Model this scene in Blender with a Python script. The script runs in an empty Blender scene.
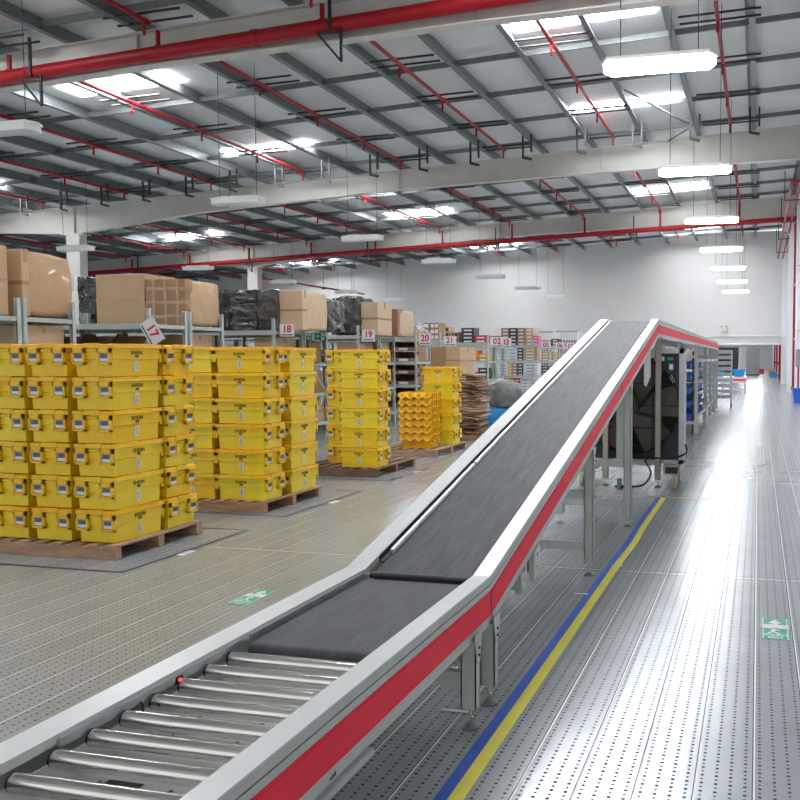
import bpy, bmesh, math, random
from mathutils import Vector, Matrix, noise
random.seed(7)
S = bpy.context.scene
COL = S.collection
PI = math.pi

# ------------------------------------------------------------------ camera
H = 1.75; F = 850.; PX = 555.; PY = 405.
TH = math.atan((PY - 358) / F); PS = math.atan((758 - PX) * math.cos(TH) / F)
FW = Vector((-math.sin(PS) * math.cos(TH), math.cos(PS) * math.cos(TH), -math.sin(TH)))
RT = Vector((math.cos(PS), math.sin(PS), 0)); UP = RT.cross(FW)
EYE = Vector((0, 0, H))


def at(x, y, **k):
    """point of the place seen at photo pixel (x, y) on a plane X=, Y= or Z="""
    r = FW + RT * (x - PX) / F - UP * (y - PY) / F
    (a, v), = k.items(); i = 'XYZ'.index(a)
    return EYE + r * ((v - EYE[i]) / r[i])


cam = bpy.data.cameras.new('camera'); co = bpy.data.objects.new('camera', cam); COL.objects.link(co)
cam.sensor_width = 36; cam.lens = 36 * F / 800
cam.shift_x = -(PX - 400) / 800; cam.shift_y = (PY - 400) / 800
cam.clip_start = .05; cam.clip_end = 400
co.matrix_world = Matrix(((RT.x, UP.x, -FW.x, 0), (RT.y, UP.y, -FW.y, 0), (RT.z, UP.z, -FW.z, H), (0, 0, 0, 1)))
S.camera = co


# ------------------------------------------------------------------ materials
def mat(name, col, rough=.5, metal=0., var=0., vscale=4., bump=0., bscale=30., rnd=None, emit=None, estr=0., spec=.5,
        stretch=None, trans=0., coat=0., bdist=.02):
    m = bpy.data.materials.new(name); m.use_nodes = True
    nt = m.node_tree; b = nt.nodes['Principled BSDF']
    c = (*col, 1)
    b.inputs['Base Color'].default_value = c
    b.inputs['Roughness'].default_value = rough
    b.inputs['Metallic'].default_value = metal
    b.inputs['Specular IOR Level'].default_value = spec
    b.inputs['Coat Weight'].default_value = coat
    if emit:
        b.inputs['Emission Color'].default_value = (*emit, 1); b.inputs['Emission Strength'].default_value = estr
    if trans: b.inputs['Transmission Weight'].default_value = trans
    tc = nt.nodes.new('ShaderNodeTexCoord')
    src = tc.outputs['Object']
    if stretch:
        mp = nt.nodes.new('ShaderNodeMapping'); mp.inputs['Scale'].default_value = stretch
        nt.links.new(src, mp.inputs[0]); src = mp.outputs[0]
    cur = None
    if rnd:
        oi = nt.nodes.new('ShaderNodeObjectInfo'); mx = nt.nodes.new('ShaderNodeMix'); mx.data_type = 'RGBA'
        mx.inputs[6].default_value = c; mx.inputs[7].default_value = (*rnd, 1)
        nt.links.new(oi.outputs['Random'], mx.inputs[0]); cur = mx.outputs[2]
    if var:
        n = nt.nodes.new('ShaderNodeTexNoise'); n.inputs['Scale'].default_value = vscale; n.inputs['Detail'].default_value = 4
        nt.links.new(src, n.inputs['Vector'])
        mr = nt.nodes.new('ShaderNodeMapRange'); mr.inputs[1].default_value = .3; mr.inputs[2].default_value = .7
        mr.inputs[3].default_value = 1 - var; mr.inputs[4].default_value = 1 + var * .4
        nt.links.new(n.outputs['Fac'], mr.inputs[0])
        mu = nt.nodes.new('ShaderNodeVectorMath'); mu.operation = 'SCALE'
        if cur: nt.links.new(cur, mu.inputs[0])
        else: mu.inputs[0].default_value = col
        nt.links.new(mr.outputs[0], mu.inputs['Scale']); cur = mu.outputs[0]
    if cur: nt.links.new(cur, b.inputs['Base Color'])
    if bump:
        n2 = nt.nodes.new('ShaderNodeTexNoise'); n2.inputs['Scale'].default_value = bscale; n2.inputs['Detail'].default_value = 3
        nt.links.new(src, n2.inputs['Vector'])
        bp = nt.nodes.new('ShaderNodeBump'); bp.inputs['Strength'].default_value = bump; bp.inputs['Distance'].default_value = bdist
        nt.links.new(n2.outputs['Fac'], bp.inputs['Height']); nt.links.new(bp.outputs[0], b.inputs['Normal'])
    return m


M = {}
M['alu'] = mat('powder_coat_light', (.66, .67, .66), .33, .25, var=.04, spec=.6)
M['frame'] = mat('powder_coat_grey', (.50, .52, .485), .4, .1, var=.08, vscale=8)
M['leg'] = mat('leg_grey', (.50, .52, .49), .4, .1, var=.08, vscale=10)
M['red_strip'] = mat('red_strip', (.88, .026, .06), .5, var=.06, vscale=3, spec=.25)
M['belt'] = mat('belt_rubber', (.082, .084, .090), .55, var=.3, vscale=7, bump=.05, bscale=300, stretch=(4, .5, 1), spec=.25)
M['rubber'] = mat('black_rubber', (.015, .015, .016), .5, var=.2)
M['steel'] = mat('polished_steel', (.74, .71, .67), .16, 1., var=.1, vscale=2, stretch=(3, 60, 60))
M['galv'] = mat('galvanised', (.50, .54, .55), .36, .75, var=.15, vscale=14)
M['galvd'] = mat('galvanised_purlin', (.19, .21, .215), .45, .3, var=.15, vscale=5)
M['cream'] = mat('cream_paint', (.62, .595, .54), .5, var=.06, vscale=2)
M['red_pipe'] = mat('red_pipe_paint', (.36, .008, .015), .4, var=.15, vscale=3, spec=.3)
M['black'] = mat('black_metal', (.02, .02, .022), .5)
M['wall'] = mat('white_wall', (.63, .615, .60), .7, var=.04, vscale=.4)
M['wallw'] = mat('white_wall_cool', (.76, .77, .79), .6, var=.03, vscale=.4)
M['ceil'] = mat('roof_lining', (.74, .74, .73), .65, var=.05, vscale=1.2, bump=.25, bscale=2.5, stretch=(1, .3, 1))
M['tube'] = mat('lit_diffuser', (1, 1, 1), .4, emit=(.97, .98, 1), estr=28)
M['tubeoff'] = mat('unlit_fixture', (.78, .79, .77), .4)
M['sky'] = mat('skylight_panel', (1, 1, 1), .4, emit=(.93, .96, 1), estr=46)
M['yellow'] = mat('yellow_plastic', (.92, .58, .010), .36, var=.08, vscale=6, rnd=(.90, .72, .035))
M['yellid'] = mat('yellow_lid_plastic', (.95, .50, .008), .34, var=.1, vscale=20, rnd=(.93, .60, .018))
M['yelnest'] = mat('yellow_nested_plastic', (.88, .47, .008), .36, var=.06)
M['paper'] = mat('white_paper', (.74, .74, .75), .5)
M['paperd'] = mat('printed_grey', (.10, .11, .13), .5)
M['barc'] = mat('barcode_grey', (.30, .34, .42), .5)
M['ink'] = mat('black_ink', (.02, .018, .012), .5)
M['redink'] = mat('red_ink', (.60, .02, .03), .5)
M['wood'] = mat('pallet_wood', (.40, .22, .125), .7, var=.3, vscale=5, stretch=(1, 6, 6), rnd=(.47, .30, .19))
M['wooddark'] = mat('old_pallet_wood', (.20, .115, .075), .75, var=.3, vscale=5, rnd=(.28, .17, .11))
M['card'] = mat('cardboard', (.52, .335, .185), .5, var=.08, vscale=3, rnd=(.56, .38, .225), spec=.3, coat=.25, bump=.4, bscale=3, bdist=.05)
M['cardd'] = mat('cardboard_brown', (.33, .19, .105), .6, var=.08, vscale=3, rnd=(.38, .22, .125), spec=.3)
M['cardl'] = mat('cardboard_pale', (.61, .44, .28), .5, var=.06, vscale=3, spec=.3, coat=.25, bump=.4, bscale=3, bdist=.05)
M['tape'] = mat('packing_tape', (.42, .25, .12), .12, coat=.6)
M['film'] = mat('black_film', (.010, .011, .012), .16, bump=1., bscale=9, coat=.6, bdist=.07)
M['filmg'] = mat('grey_film', (.06, .055, .052), .2, var=.3, vscale=6, bump=1., bscale=8, coat=.6, bdist=.06)
M['filmw'] = mat('white_film', (.62, .63, .65), .2, bump=.7, bscale=14)
M['green'] = mat('green_sign', (.01, .33, .19), .4)
M['white'] = mat('white_print', (.82, .83, .84), .4)
M['blue'] = mat('blue_plastic', (.02, .14, .60), .35)
M['bluebag'] = mat('blue_bag', (.03, .26, .62), .35, bump=.4, bscale=12)
M['greybag'] = mat('grey_bag', (.20, .21, .20), .35, var=.4, vscale=5, bump=.5, bscale=9)
M['bluetape'] = mat('blue_tape', (.036, .12, .60), .5, var=.12)
M['yeltape'] = mat('yellow_tape', (.86, .78, .09), .5, var=.12)
M['navytape'] = mat('navy_tape', (.018, .026, .075), .6, spec=.2)
M['orangetape'] = mat('orange_tape', (.66, .24, .06), .4)
M['fanmesh'] = mat('fan_dark', (.035, .035, .036), .5, .2, var=.3, vscale=6)
M['blade'] = mat('fan_blade', (.13, .12, .105), .5, .3, var=.3, vscale=4)
M['tan'] = mat('tan_frame', (.42, .38, .31), .45, .1, var=.1)
M['rack'] = mat('rack_grey_green', (.46, .50, .46), .42, .1, var=.08)
M['rackd'] = mat('rack_deck', (.34, .37, .35), .5, .1)
M['wheel'] = mat('caster_wheel', (.45, .38, .20), .5)
M['panel'] = mat('cabinet_grey_green', (.36, .39, .33), .5)
M['grey'] = mat('mid_grey', (.30, .31, .31), .5)
M['pink'] = mat('pink_wrap', (.72, .12, .28), .4)
M['orange'] = mat('orange_wrap', (.80, .26, .04), .4)
M['bredbox'] = mat('red_box', (.55, .03, .05), .45)
M['bwhite'] = mat('white_box', (.62, .62, .66), .5, rnd=(.70, .69, .70))
M['bblack'] = mat('black_box', (.03, .03, .033), .4)
M['byel'] = mat('yellow_box', (.72, .42, .03), .45)
M['glass'] = mat('red_lamp', (.8, .02, .01), .3, emit=(1, .05, .02), estr=3)


def floor_material():
    m = bpy.data.materials.new('perforated_deck'); m.use_nodes = True
    nt = m.node_tree; b = nt.nodes['Principled BSDF']; L = nt.links

    def mt(op, a, c=None, d=None):
        n = nt.nodes.new('ShaderNodeMath'); n.operation = op
        for i, v in enumerate((a, c, d)):
            if v is None: continue
            if isinstance(v, (int, float)): n.inputs[i].default_value = v
            else: L.new(v, n.inputs[i])
        return n.outputs[0]

    def less(v, lim, soft):          # 1 where v < lim, soft edge
        n = nt.nodes.new('ShaderNodeMapRange'); n.interpolation_type = 'SMOOTHSTEP'
        n.inputs[1].default_value = lim - soft; n.inputs[2].default_value = lim + soft
        n.inputs[3].default_value = 1; n.inputs[4].default_value = 0
        L.new(v, n.inputs[0]); return n.outputs[0]

    def mix(f, a, c):
        n = nt.nodes.new('ShaderNodeMix'); n.data_type = 'RGBA'; L.new(f, n.inputs[0])
        for i, v in ((6, a), (7, c)):
            if isinstance(v, tuple): n.inputs[i].default_value = (*v, 1)
            else: L.new(v, n.inputs[i])
        return n.outputs[2]

    geo = nt.nodes.new('ShaderNodeNewGeometry'); sp = nt.nodes.new('ShaderNodeSeparateXYZ')
    L.new(geo.outputs['Position'], sp.inputs[0])
    x, y = sp.outputs[0], sp.outputs[1]
    u = mt('DIVIDE', mt('ADD', x, 23.5), .235)
    fu = mt('FRACT', u)
    # holes
    hx = mt('MULTIPLY', mt('SUBTRACT', mt('FRACT', mt('MULTIPLY', u, 4)), .5), .05875)
    yy = mt('DIVIDE', mt('ADD', y, 50), .034)
    hy = mt('MULTIPLY', mt('SUBTRACT', mt('FRACT', yy), .5), .034)
    alt = mt('MULTIPLY', mt('GREATER_THAN', mt('FRACT', mt('MULTIPLY', mt('FLOOR', yy), .5)), .25), .0022)
    d = mt('SQRT', mt('ADD', mt('MULTIPLY', hx, hx), mt('MULTIPLY', hy, hy)))
    hole = less(mt('ADD', d, alt), .0088, .0012)
    # plank seam (distance in metres)
    sd = mt('MULTIPLY', mt('SUBTRACT', .5, mt('ABSOLUTE', mt('SUBTRACT', fu, .5))), .235)
    seam = less(sd, .0028, .0008)
    edge = mt('MULTIPLY', less(mt('ABSOLUTE', mt('SUBTRACT', sd, .0065)), .0035, .0012), mt('LESS_THAN', fu, .5))  # bright line by each seam: grazing reflection off the lip, painted as colour
    # cross joints every 5.35 m
    v = mt('FRACT', mt('DIVIDE', mt('ADD', y, 53.5 - 6.85 + 2.675), 5.35))
    cd = mt('MULTIPLY', mt('ABSOLUTE', mt('SUBTRACT', v, .5)), 5.35)
    cstrip = less(cd, .028, .003)
    cline = less(mt('ABSOLUTE', mt('SUBTRACT', cd, .031)), .0035, .001)  # dark lines paint the shadow along the raised strip's edges
    # plank tone
    wn = nt.nodes.new('ShaderNodeTexWhiteNoise'); wn.noise_dimensions = '2D'
    cb = nt.nodes.new('ShaderNodeCombineXYZ'); L.new(mt('FLOOR', u), cb.inputs[0])
    L.new(mt('FLOOR', mt('DIVIDE', mt('ADD', y, 53.5 - 6.85), 5.35)), cb.inputs[1]); L.new(cb.outputs[0], wn.inputs[0])
    n1 = nt.nodes.new('ShaderNodeTexNoise'); n1.inputs['Scale'].default_value = 3; n1.inputs['Detail'].default_value = 6
    L.new(geo.outputs['Position'], n1.inputs['Vector'])
    n2 = nt.nodes.new('ShaderNodeTexNoise'); n2.inputs['Scale'].default_value = 26; n2.inputs['Detail'].default_value = 5
    L.new(geo.outputs['Position'], n2.inputs['Vector'])
    tone = mt('ADD', mt('ADD', .80, mt('MULTIPLY', wn.outputs[0], .10)), mt('MULTIPLY', n1.outputs[0], .26))
    sc = nt.nodes.new('ShaderNodeVectorMath'); sc.operation = 'SCALE'; sc.inputs[0].default_value = (.44, .475, .495)
    L.new(tone, sc.inputs['Scale'])
    # scuffs near the right hand floor sign
    scuff = nt.nodes.new('ShaderNodeMapRange'); scuff.inputs[1].default_value = .58; scuff.inputs[2].default_value = .70
    scuff.inputs[3].default_value = 0; scuff.inputs[4].default_value = .18; L.new(n2.outputs[0], scuff.inputs[0])
    c = mix(scuff.outputs[0], sc.outputs[0], (.30, .30, .30))
    c = mix(edge, c, (.66, .68, .70))
    c = mix(cstrip, c, (.66, .68, .69))
    c = mix(cline, c, (.10, .10, .10))
    c = mix(seam, c, (.07, .075, .08))
    c = mix(hole, c, (.012, .012, .02))
    L.new(c, b.inputs['Base Color'])
    L.new(mt('MULTIPLY', .44, mt('SUBTRACT', 1, mt('MAXIMUM', mt('MAXIMUM', hole, edge), seam))), b.inputs['Metallic'])
    r = mt('ADD', .235, mt('MULTIPLY', n1.outputs[0], .02))
    L.new(mt('MAXIMUM', r, mt('MULTIPLY', hole, .8)), b.inputs['Roughness'])
    n3 = nt.nodes.new('ShaderNodeTexNoise'); n3.inputs['Scale'].default_value = 5; n3.inputs['Detail'].default_value = 2
    L.new(geo.outputs['Position'], n3.inputs['Vector'])
    hgt = mt('SUBTRACT', mt('MULTIPLY', n3.outputs[0], .10), mt('ADD', mt('MULTIPLY', seam, .5), mt('MULTIPLY', hole, .5)))
    bp = nt.nodes.new('ShaderNodeBump'); bp.inputs['Strength'].default_value = .12; bp.inputs['Distance'].default_value = .008
    L.new(hgt, bp.inputs['Height']); L.new(bp.outputs[0], b.inputs['Normal'])
    return m


M['floor'] = floor_material()


# ------------------------------------------------------------------ mesh helpers
class MB:
    def __init__(s): s.v = []; s.f = []; s.m = []; s.sm = []; s.mats = []

    def mi(s, m):
        if m not in s.mats: s.mats.append(m)
        return s.mats.index(m)

    def add(s, vs, fs, m, smooth=False):
        o = len(s.v); s.v += [tuple(v) for v in vs]; k = s.mi(m)
        for f in fs: s.f.append([o + i for i in f]); s.m.append(k); s.sm.append(smooth)
        return s

    def box(s, x0, x1, y0, y1, z0, z1, m, R=None):
        vs = [Vector((x, y, z)) for z in (z0, z1) for y in (y0, y1) for x in (x0, x1)]
        if R is not None: vs = [R @ v for v in vs]
        return s.add(vs, [(0, 2, 3, 1), (4, 5, 7, 6), (0, 1, 5, 4), (2, 6, 7, 3), (0, 4, 6, 2), (1, 3, 7, 5)], m)

    def frus(s, b, t, z0, z1, m):      # b,t = (x0,x1,y0,y1)
        vs = [(b[0], b[2], z0), (b[1], b[2], z0), (b[0], b[3], z0), (b[1], b[3], z0),
              (t[0], t[2], z1), (t[1], t[2], z1), (t[0], t[3], z1), (t[1], t[3], z1)]
        return s.add(vs, [(0, 2, 3, 1), (4, 5, 7, 6), (0, 1, 5, 4), (2, 6, 7, 3), (0, 4, 6, 2), (1, 3, 7, 5)], m)

    def prism(s, poly, axis, a0, a1, m):   # poly 2D extruded along axis
        n = len(poly)
        def p(q, a): return {'X': (a, q[0], q[1]), 'Y': (q[0], a, q[1]), 'Z': (q[0], q[1], a)}[axis]
        vs = [p(q, a0) for q in poly] + [p(q, a1) for q in poly]
        fs = [(i, (i + 1) % n, (i + 1) % n + n, i + n) for i in range(n)] + [tuple(range(n))[::-1], tuple(range(n, 2 * n))]
        return s.add(vs, fs, m)

    def sweep(s, poly, path, m):   # poly (x, dz), path (y, z): vertical sections carried along y
        n = len(poly); vs = []
        for (py, pz) in path: vs += [(q[0], py, pz + q[1]) for q in poly]
        fs = []
        for k in range(len(path) - 1):
            for i in range(n):
                j = (i + 1) % n; fs.append((k * n + i, k * n + j, (k + 1) * n + j, (k + 1) * n + i))
        fs += [tuple(range(n))[::-1], tuple(range((len(path) - 1) * n, len(path) * n))]
        return s.add(vs, fs, m)

    def cyl(s, p0, p1, r, m, n=12, r1=None, cap=True):
        p0, p1 = Vector(p0), Vector(p1); d = (p1 - p0).normalized()
        a = d.orthogonal().normalized(); b = d.cross(a); r1 = r if r1 is None else r1
        vs = [p0 + (a * math.cos(2 * PI * i / n) + b * math.sin(2 * PI * i / n)) * r for i in range(n)]
        vs += [p1 + (a * math.cos(2 * PI * i / n) + b * math.sin(2 * PI * i / n)) * r1 for i in range(n)]
        s.add(vs, [(i, (i + 1) % n, (i + 1) % n + n, i + n) for i in range(n)], m, True)
        if cap: s.add(vs, [tuple(range(n))[::-1], tuple(range(n, 2 * n))], m)
        return s

    def tube(s, pts, r, m, n=10):
        pts = [Vector(p) for p in pts]; ring = []; a = None
        for i, p in enumerate(pts):
            d = (pts[min(i + 1, len(pts) - 1)] - pts[max(i - 1, 0)]).normalized()
            if a is None: a = d.orthogonal().normalized()
            a = (a - d * a.dot(d)).normalized(); b = d.cross(a)
            ring += [p + (a * math.cos(2 * PI * k / n) + b * math.sin(2 * PI * k / n)) * r for k in range(n)]
        fs = [(i * n + k, i * n + (k + 1) % n, (i + 1) * n + (k + 1) % n, (i + 1) * n + k) for i in range(len(pts) - 1) for k in range(n)]
        s.add(ring, fs, m, True); o = (len(pts) - 1) * n
        return s.add(ring, [tuple(range(n))[::-1], tuple(range(o, o + n))], m)

    def hose(s, pts, r, m, n=10, k=6):
        P = [Vector(p) for p in pts]; out = []
        for i in range(len(P) - 1):
            a, b, c, d = P[max(i - 1, 0)], P[i], P[i + 1], P[min(i + 2, len(P) - 1)]
            for j in range(k):
                t = j / k
                out.append(.5 * ((2 * b) + (c - a) * t + (2 * a - 5 * b + 4 * c - d) * t * t + (3 * b - a - 3 * c + d) * t ** 3))
        return s.tube(out + [P[-1]], r, m, n)

    def rbar(s, p0, p1, w, h, m):     # rectangular bar between two points
        p0, p1 = Vector(p0), Vector(p1); d = (p1 - p0).normalized()
        z = Vector((0, 0, 1)) if abs(d.z) < .95 else Vector((0, 1, 0))
        a = d.cross(z).normalized(); b = a.cross(d).normalized()
        vs = [p + a * i * w / 2 + b * j * h / 2 for p in (p0, p1) for (i, j) in ((-1, -1), (1, -1), (1, 1), (-1, 1))]
        return s.add(vs, [(0, 1, 2, 3), (7, 6, 5, 4), (0, 4, 5, 1), (1, 5, 6, 2), (2, 6, 7, 3), (3, 7, 4, 0)], m)

    def mesh(s, name):
        me = bpy.data.meshes.new(name); me.from_pydata(s.v, [], s.f)
        for m in s.mats: me.materials.append(M[m])
        me.polygons.foreach_set('material_index', s.m); me.polygons.foreach_set('use_smooth', s.sm)
        bm = bmesh.new(); bm.from_mesh(me); bmesh.ops.recalc_face_normals(bm, faces=bm.faces); bm.to_mesh(me); bm.free()
        return me

    def build(s, name, parent=None, loc=None, rz=0, bevel=0.):
        o = bpy.data.objects.new(name, s.mesh(name)); COL.objects.link(o); o.parent = parent
        if loc is not None: o.location = loc
        o.rotation_euler.z = rz
        if bevel:
            b = o.modifiers.new('bevel', 'BEVEL'); b.width = bevel; b.segments = 2; b.limit_method = 'ANGLE'
        return o


NUM = {'17': 'seventeen', '18': 'eighteen', '19': 'nineteen', '20': 'twenty', '21': 'twenty one', '02': 'zero two', '03': 'zero three', '05': 'zero five', '06': 'zero six', '07': 'zero seven'}


def words(t):
    return ' '.join(NUM.get(w, w) for w in t.split()) if t else t


def tag(o, label=None, cat=None, group=None, kind=None):
    label, group = words(label), words(group)
    if label:
        assert 4 <= len(label.split()) <= 16, label
        o['label'] = label
    if cat: o['category'] = cat
    if group: o['group'] = group
    if kind: o['kind'] = kind
    return o


def thing(name, loc, label, cat, group=None, rz=0):
    o = bpy.data.objects.new(name, None); COL.objects.link(o); o.location = loc; o.rotation_euler.z = rz
    o.empty_display_size = .1
    return tag(o, label, cat, group)


def dup(root, loc, rz=None, label=None, group=None, hide=()):
    r = root.copy(); COL.objects.link(r); r.location = loc
    if rz is not None: r.rotation_euler.z = rz
    if label: r['label'] = label
    if group: r['group'] = group
    for c in root.children:
        if c.name.split('.')[0] in hide: continue
        k = c.copy(); COL.objects.link(k); k.parent = r
        for g in c.children:
            q = g.copy(); COL.objects.link(q); q.parent = k
    return r


def text_obj(body, size, matn, name, parent, R, ext=.001):
    cu = bpy.data.curves.new(name, 'FONT'); cu.body = body; cu.size = size; cu.extrude = ext
    cu.align_x = 'CENTER'; cu.align_y = 'CENTER'; cu.resolution_u = 3; cu.offset = size * (.03 if name == 'number' else .018); cu.space_character = 1.15 if body == 'SHEIN' else 1
    t = bpy.data.objects.new(name, cu); COL.objects.link(t)
    bpy.context.view_layer.update()
    me = bpy.data.meshes.new_from_object(t, depsgraph=bpy.context.evaluated_depsgraph_get())
    bpy.data.objects.remove(t)
    me.materials.clear(); me.materials.append(M[matn]); me.transform(R)
    o = bpy.data.objects.new(name, me); COL.objects.link(o); o.parent = parent
    return o


def facing(n):      # rotation for text facing -Y ('f'), +X ('r'), +Y ('b'), -X, up
    A = Matrix.Rotation(PI / 2, 4, 'X')
    return {'f': A, 'r': Matrix.Rotation(PI / 2, 4, 'Z') @ A, 'b': Matrix.Rotation(PI, 4, 'Z') @ A, 'u': Matrix()}[n]


# ------------------------------------------------------------------ the setting
XR = 1.83; YW = 59.


def ztop(x): return 9.90 + .052 * x          # top of the rafters / underside of purlins


o = MB().box(-62, XR, -7, YW, -.12, 0, 'floor').build('floor'); tag(o, kind='structure')
o = MB().add([(-62, -7, ztop(-62) + .36), (XR, -7, ztop(XR) + .36), (XR, YW, ztop(XR) + .36), (-62, YW, ztop(-62) + .36),
              (-62, -7, ztop(-62) + .44), (XR, -7, ztop(XR) + .44), (XR, YW, ztop(XR) + .44), (-62, YW, ztop(-62) + .44)],
             [(0, 1, 2, 3), (4, 5, 6, 7), (0, 1, 5, 4), (1, 2, 6, 5), (2, 3, 7, 6), (3, 0, 4, 7)], 'ceil').build('ceiling')
tag(o, kind='structure')
DX0, DX1, DZ = -4.4, 1.50, 2.63
w = MB().box(-62, DX0, YW, YW + .3, 0, 10.2, 'wall').box(DX1, XR + .3, YW, YW + .3, 0, 10.2, 'wallw').box(DX0, DX1, YW, YW + .3, DZ, 10.2, 'wall')
tag(w.build('wall_back'), kind='structure')
tag(MB().box(XR, XR + .3, -7, YW, -.12, 10.3, 'wallw').build('wall_right'), kind='structure')
tag(MB().box(-62.3, -62, -7, YW + .3, -.12, 10.3, 'wall').build('wall_left'), kind='structure')
f = MB().box(DX0 - .12, DX0, YW - .03, YW + .33, 0, DZ + .12, 'wallw').box(DX1, DX1 + .12, YW - .03, YW + .33, 0, DZ + .12, 'wallw')
f.box(DX0, DX1, YW - .03, YW + .33, DZ, DZ + .12, 'wallw')
tag(f.build('trim_1'), kind='structure')
# passage beyond the opening
tag(MB().box(-9, 3, YW, 135, -.12, -.001, 'floor').build('floor_passage'), kind='structure')
tag(MB().box(-9, 3, YW + .3, 135, 4.2, 4.3, 'wallw').build('ceiling_passage'), kind='structure')
tag(MB().box(-9, 3, 135, 135.3, 0, 4.2, 'wallw').build('wall_passage_end'), kind='structure')
tag(MB().box(2.1, 2.4, YW + .3, 135, 0, 4.2, 'wallw').build('wall_passage_right'), kind='structure')
tag(MB().box(-9.3, -9, YW + .3, 135, 0, 4.2, 'wallw').build('wall_passage_left'), kind='structure')

# skylights
n = 0
for gi, xc in enumerate((-4.25, -17.3, -30.9)):
    for yy in (6.3, 13.4, 20.6, 28.0, 35.0, 41.9, 48.8, 55.2):
        for sx in (-.92, .92):
            n += 1
            x0, x1 = xc + sx - .8, xc + sx + .8
            w = MB().add([(x0, yy - .45, ztop(x0) + .325), (x1, yy - .45, ztop(x1) + .325), (x1, yy + .45, ztop(x1) + .325), (x0, yy + .45, ztop(x0) + .325),
                          (x0, yy - .45, ztop(x0) + .352), (x1, yy - .45, ztop(x1) + .352), (x1, yy + .45, ztop(x1) + .352), (x0, yy + .45, ztop(x0) + .352)],
                         [(0, 1, 2, 3), (4, 5, 6, 7), (0, 1, 5, 4), (1, 2, 6, 5), (2, 3, 7, 6), (3, 0, 4, 7)], 'sky')
            tag(w.build('window_%d' % n), kind='structure')

# ------------------------------------------------------------------ roof steel
BEAM_Y = (2.6, 17.2, 31.8, 45.4)
ZB = [(XR, 8.80), (-5.8, 8.67), (-13.9, 8.40), (-23, 7.86), (-29.2, 7.17), (-35.5, 7.45), (-46, 6.9), (-61.9, 6.3)]


def zbot(x):
    for (xa, za), (xb, zb) in zip(ZB, ZB[1:]):
        if xb <= x <= xa: return za + (zb - za) * (x - xa) / (xb - xa)
    return 7.


xs = [a for a, _ in ZB]
bl = ['cream tapered roof beam passing overhead nearest the camera', 'large cream roof beam at the top left with the thick red pipe',
      'cream roof beam across the middle of the hall resting on the left column', 'cream roof beam farthest away with the red pipe along it']
for i, by in enumerate(BEAM_Y):
    r = thing('roof_beam', (0, by, 0), bl[i], 'beam', 'cream roof beams across the hall')
    b = MB()
    for fl in (0, 1):
        vs = []; n = len(xs)
        for x in xs:
            zt, zb = ztop(x) - .01, zbot(x)
            z0, z1 = ((zb, zb + .03), (zt - .03, zt))[fl]
            vs += [(x, -.15, z0), (x, .15, z0), (x, .15, z1), (x, -.15, z1)]
        fs = [(k * 4 + a, k * 4 + (a + 1) % 4, k * 4 + 4 + (a + 1) % 4, k * 4 + 4 + a) for k in range(n - 1) for a in range(4)]
        b.add(vs, fs + [(0, 1, 2, 3), (4 * n - 4, 4 * n - 3, 4 * n - 2, 4 * n - 1)], 'cream')
    vs = []
    for x in xs: vs += [(x, -.02, zbot(x) + .02), (x, .02, zbot(x) + .02), (x, .02, ztop(x) - .03), (x, -.02, ztop(x) - .03)]
    b.add(vs, [(k * 4 + a, k * 4 + (a + 1) % 4, k * 4 + 4 + (a + 1) % 4, k * 4 + 4 + a) for k in range(n - 1) for a in range(4)] + [(0, 1, 2, 3)], 'cream')
    b.build('girder', r)
    for x in (-5.8, -13.9, -21.5, -29.2, -37):
        MB().box(x - .012, x + .012, -.14, .14, zbot(x) + .03, ztop(x) - .045, 'cream').build('stiffener', r)
cl = {17.2: 'cream steel column carrying the big near roof beam', 31.8: 'white steel column under the middle roof beam behind the cartons',
      45.4: 'white steel column under the farthest roof beam above the grey bundles'}
for by, lb in cl.items():
    r = thing('steel_column', (-29.2, by, 0), lb, 'column', 'white steel columns')
    z = 7.16
    MB().box(-.34, .34, -.22, -.19, 0, z, 'cream').box(-.34, .34, .19, .22, 0, z, 'cream').box(-.02, .02, -.19, .19, 0, z, 'cream').box(-.34, -.32, -.19, .19, 0, z, 'cream').box(.32, .34, -.19, .19, 0, z, 'cream').build('shaft', r)
    MB().box(-.55, .55, -.26, .26, z - .04, z, 'cream').build('cap_plate', r)
    MB().box(-.45, .45, -.35, .35, 0, .04, 'grey').build('base_plate', r)
r = thing('wall_column', (1.67, 45.4, 0), 'pale column standing against the right wall behind the red riser pipe', 'column')
MB().box(-.16, .15, -.2, .2, 0, 8.78, 'wallw').build('shaft', r)
MB().box(-.2, .15, -.24, .24, 0, .12, 'wallw').build('base', r)
MB().add([(-.16, -.05, 7.9), (-.16, .05, 7.9), (-.7, .05, 8.74), (-.7, -.05, 8.74), (-.16, -.05, 8.74), (-.16, .05, 8.74)], [(0, 1, 2, 3), (2, 3, 4, 5), (0, 3, 4), (1, 2, 5), (0, 1, 5, 4)], 'wallw').build('bracket', r)

# purlins (Z sections), running along the hall
pur = MB()
pz = [(0, 0), (.075, 0), (.075, .02), (.004, .005), (.004, .245), (0, .25), (-.075, .25), (-.075, .23), (-.004, .245), (-.004, .005)]
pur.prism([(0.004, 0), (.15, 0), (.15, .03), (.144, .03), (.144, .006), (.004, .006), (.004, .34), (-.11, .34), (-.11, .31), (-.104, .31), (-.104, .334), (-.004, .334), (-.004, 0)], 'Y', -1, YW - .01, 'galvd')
proto = None
for k in range(-1, 31):
    x = -.31 - 1.94 * k
    if x > XR - .1 or x < -61: continue
    lab = 'long grey steel roof purlin running along the hall above the beams'
    if proto is None:
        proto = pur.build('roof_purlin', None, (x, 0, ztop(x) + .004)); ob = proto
    else:
        ob = proto.copy(); COL.objects.link(ob); ob.location = (x, 0, ztop(x) + .004)
    tag(ob, lab, 'purlin', 'roof purlins')

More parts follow.
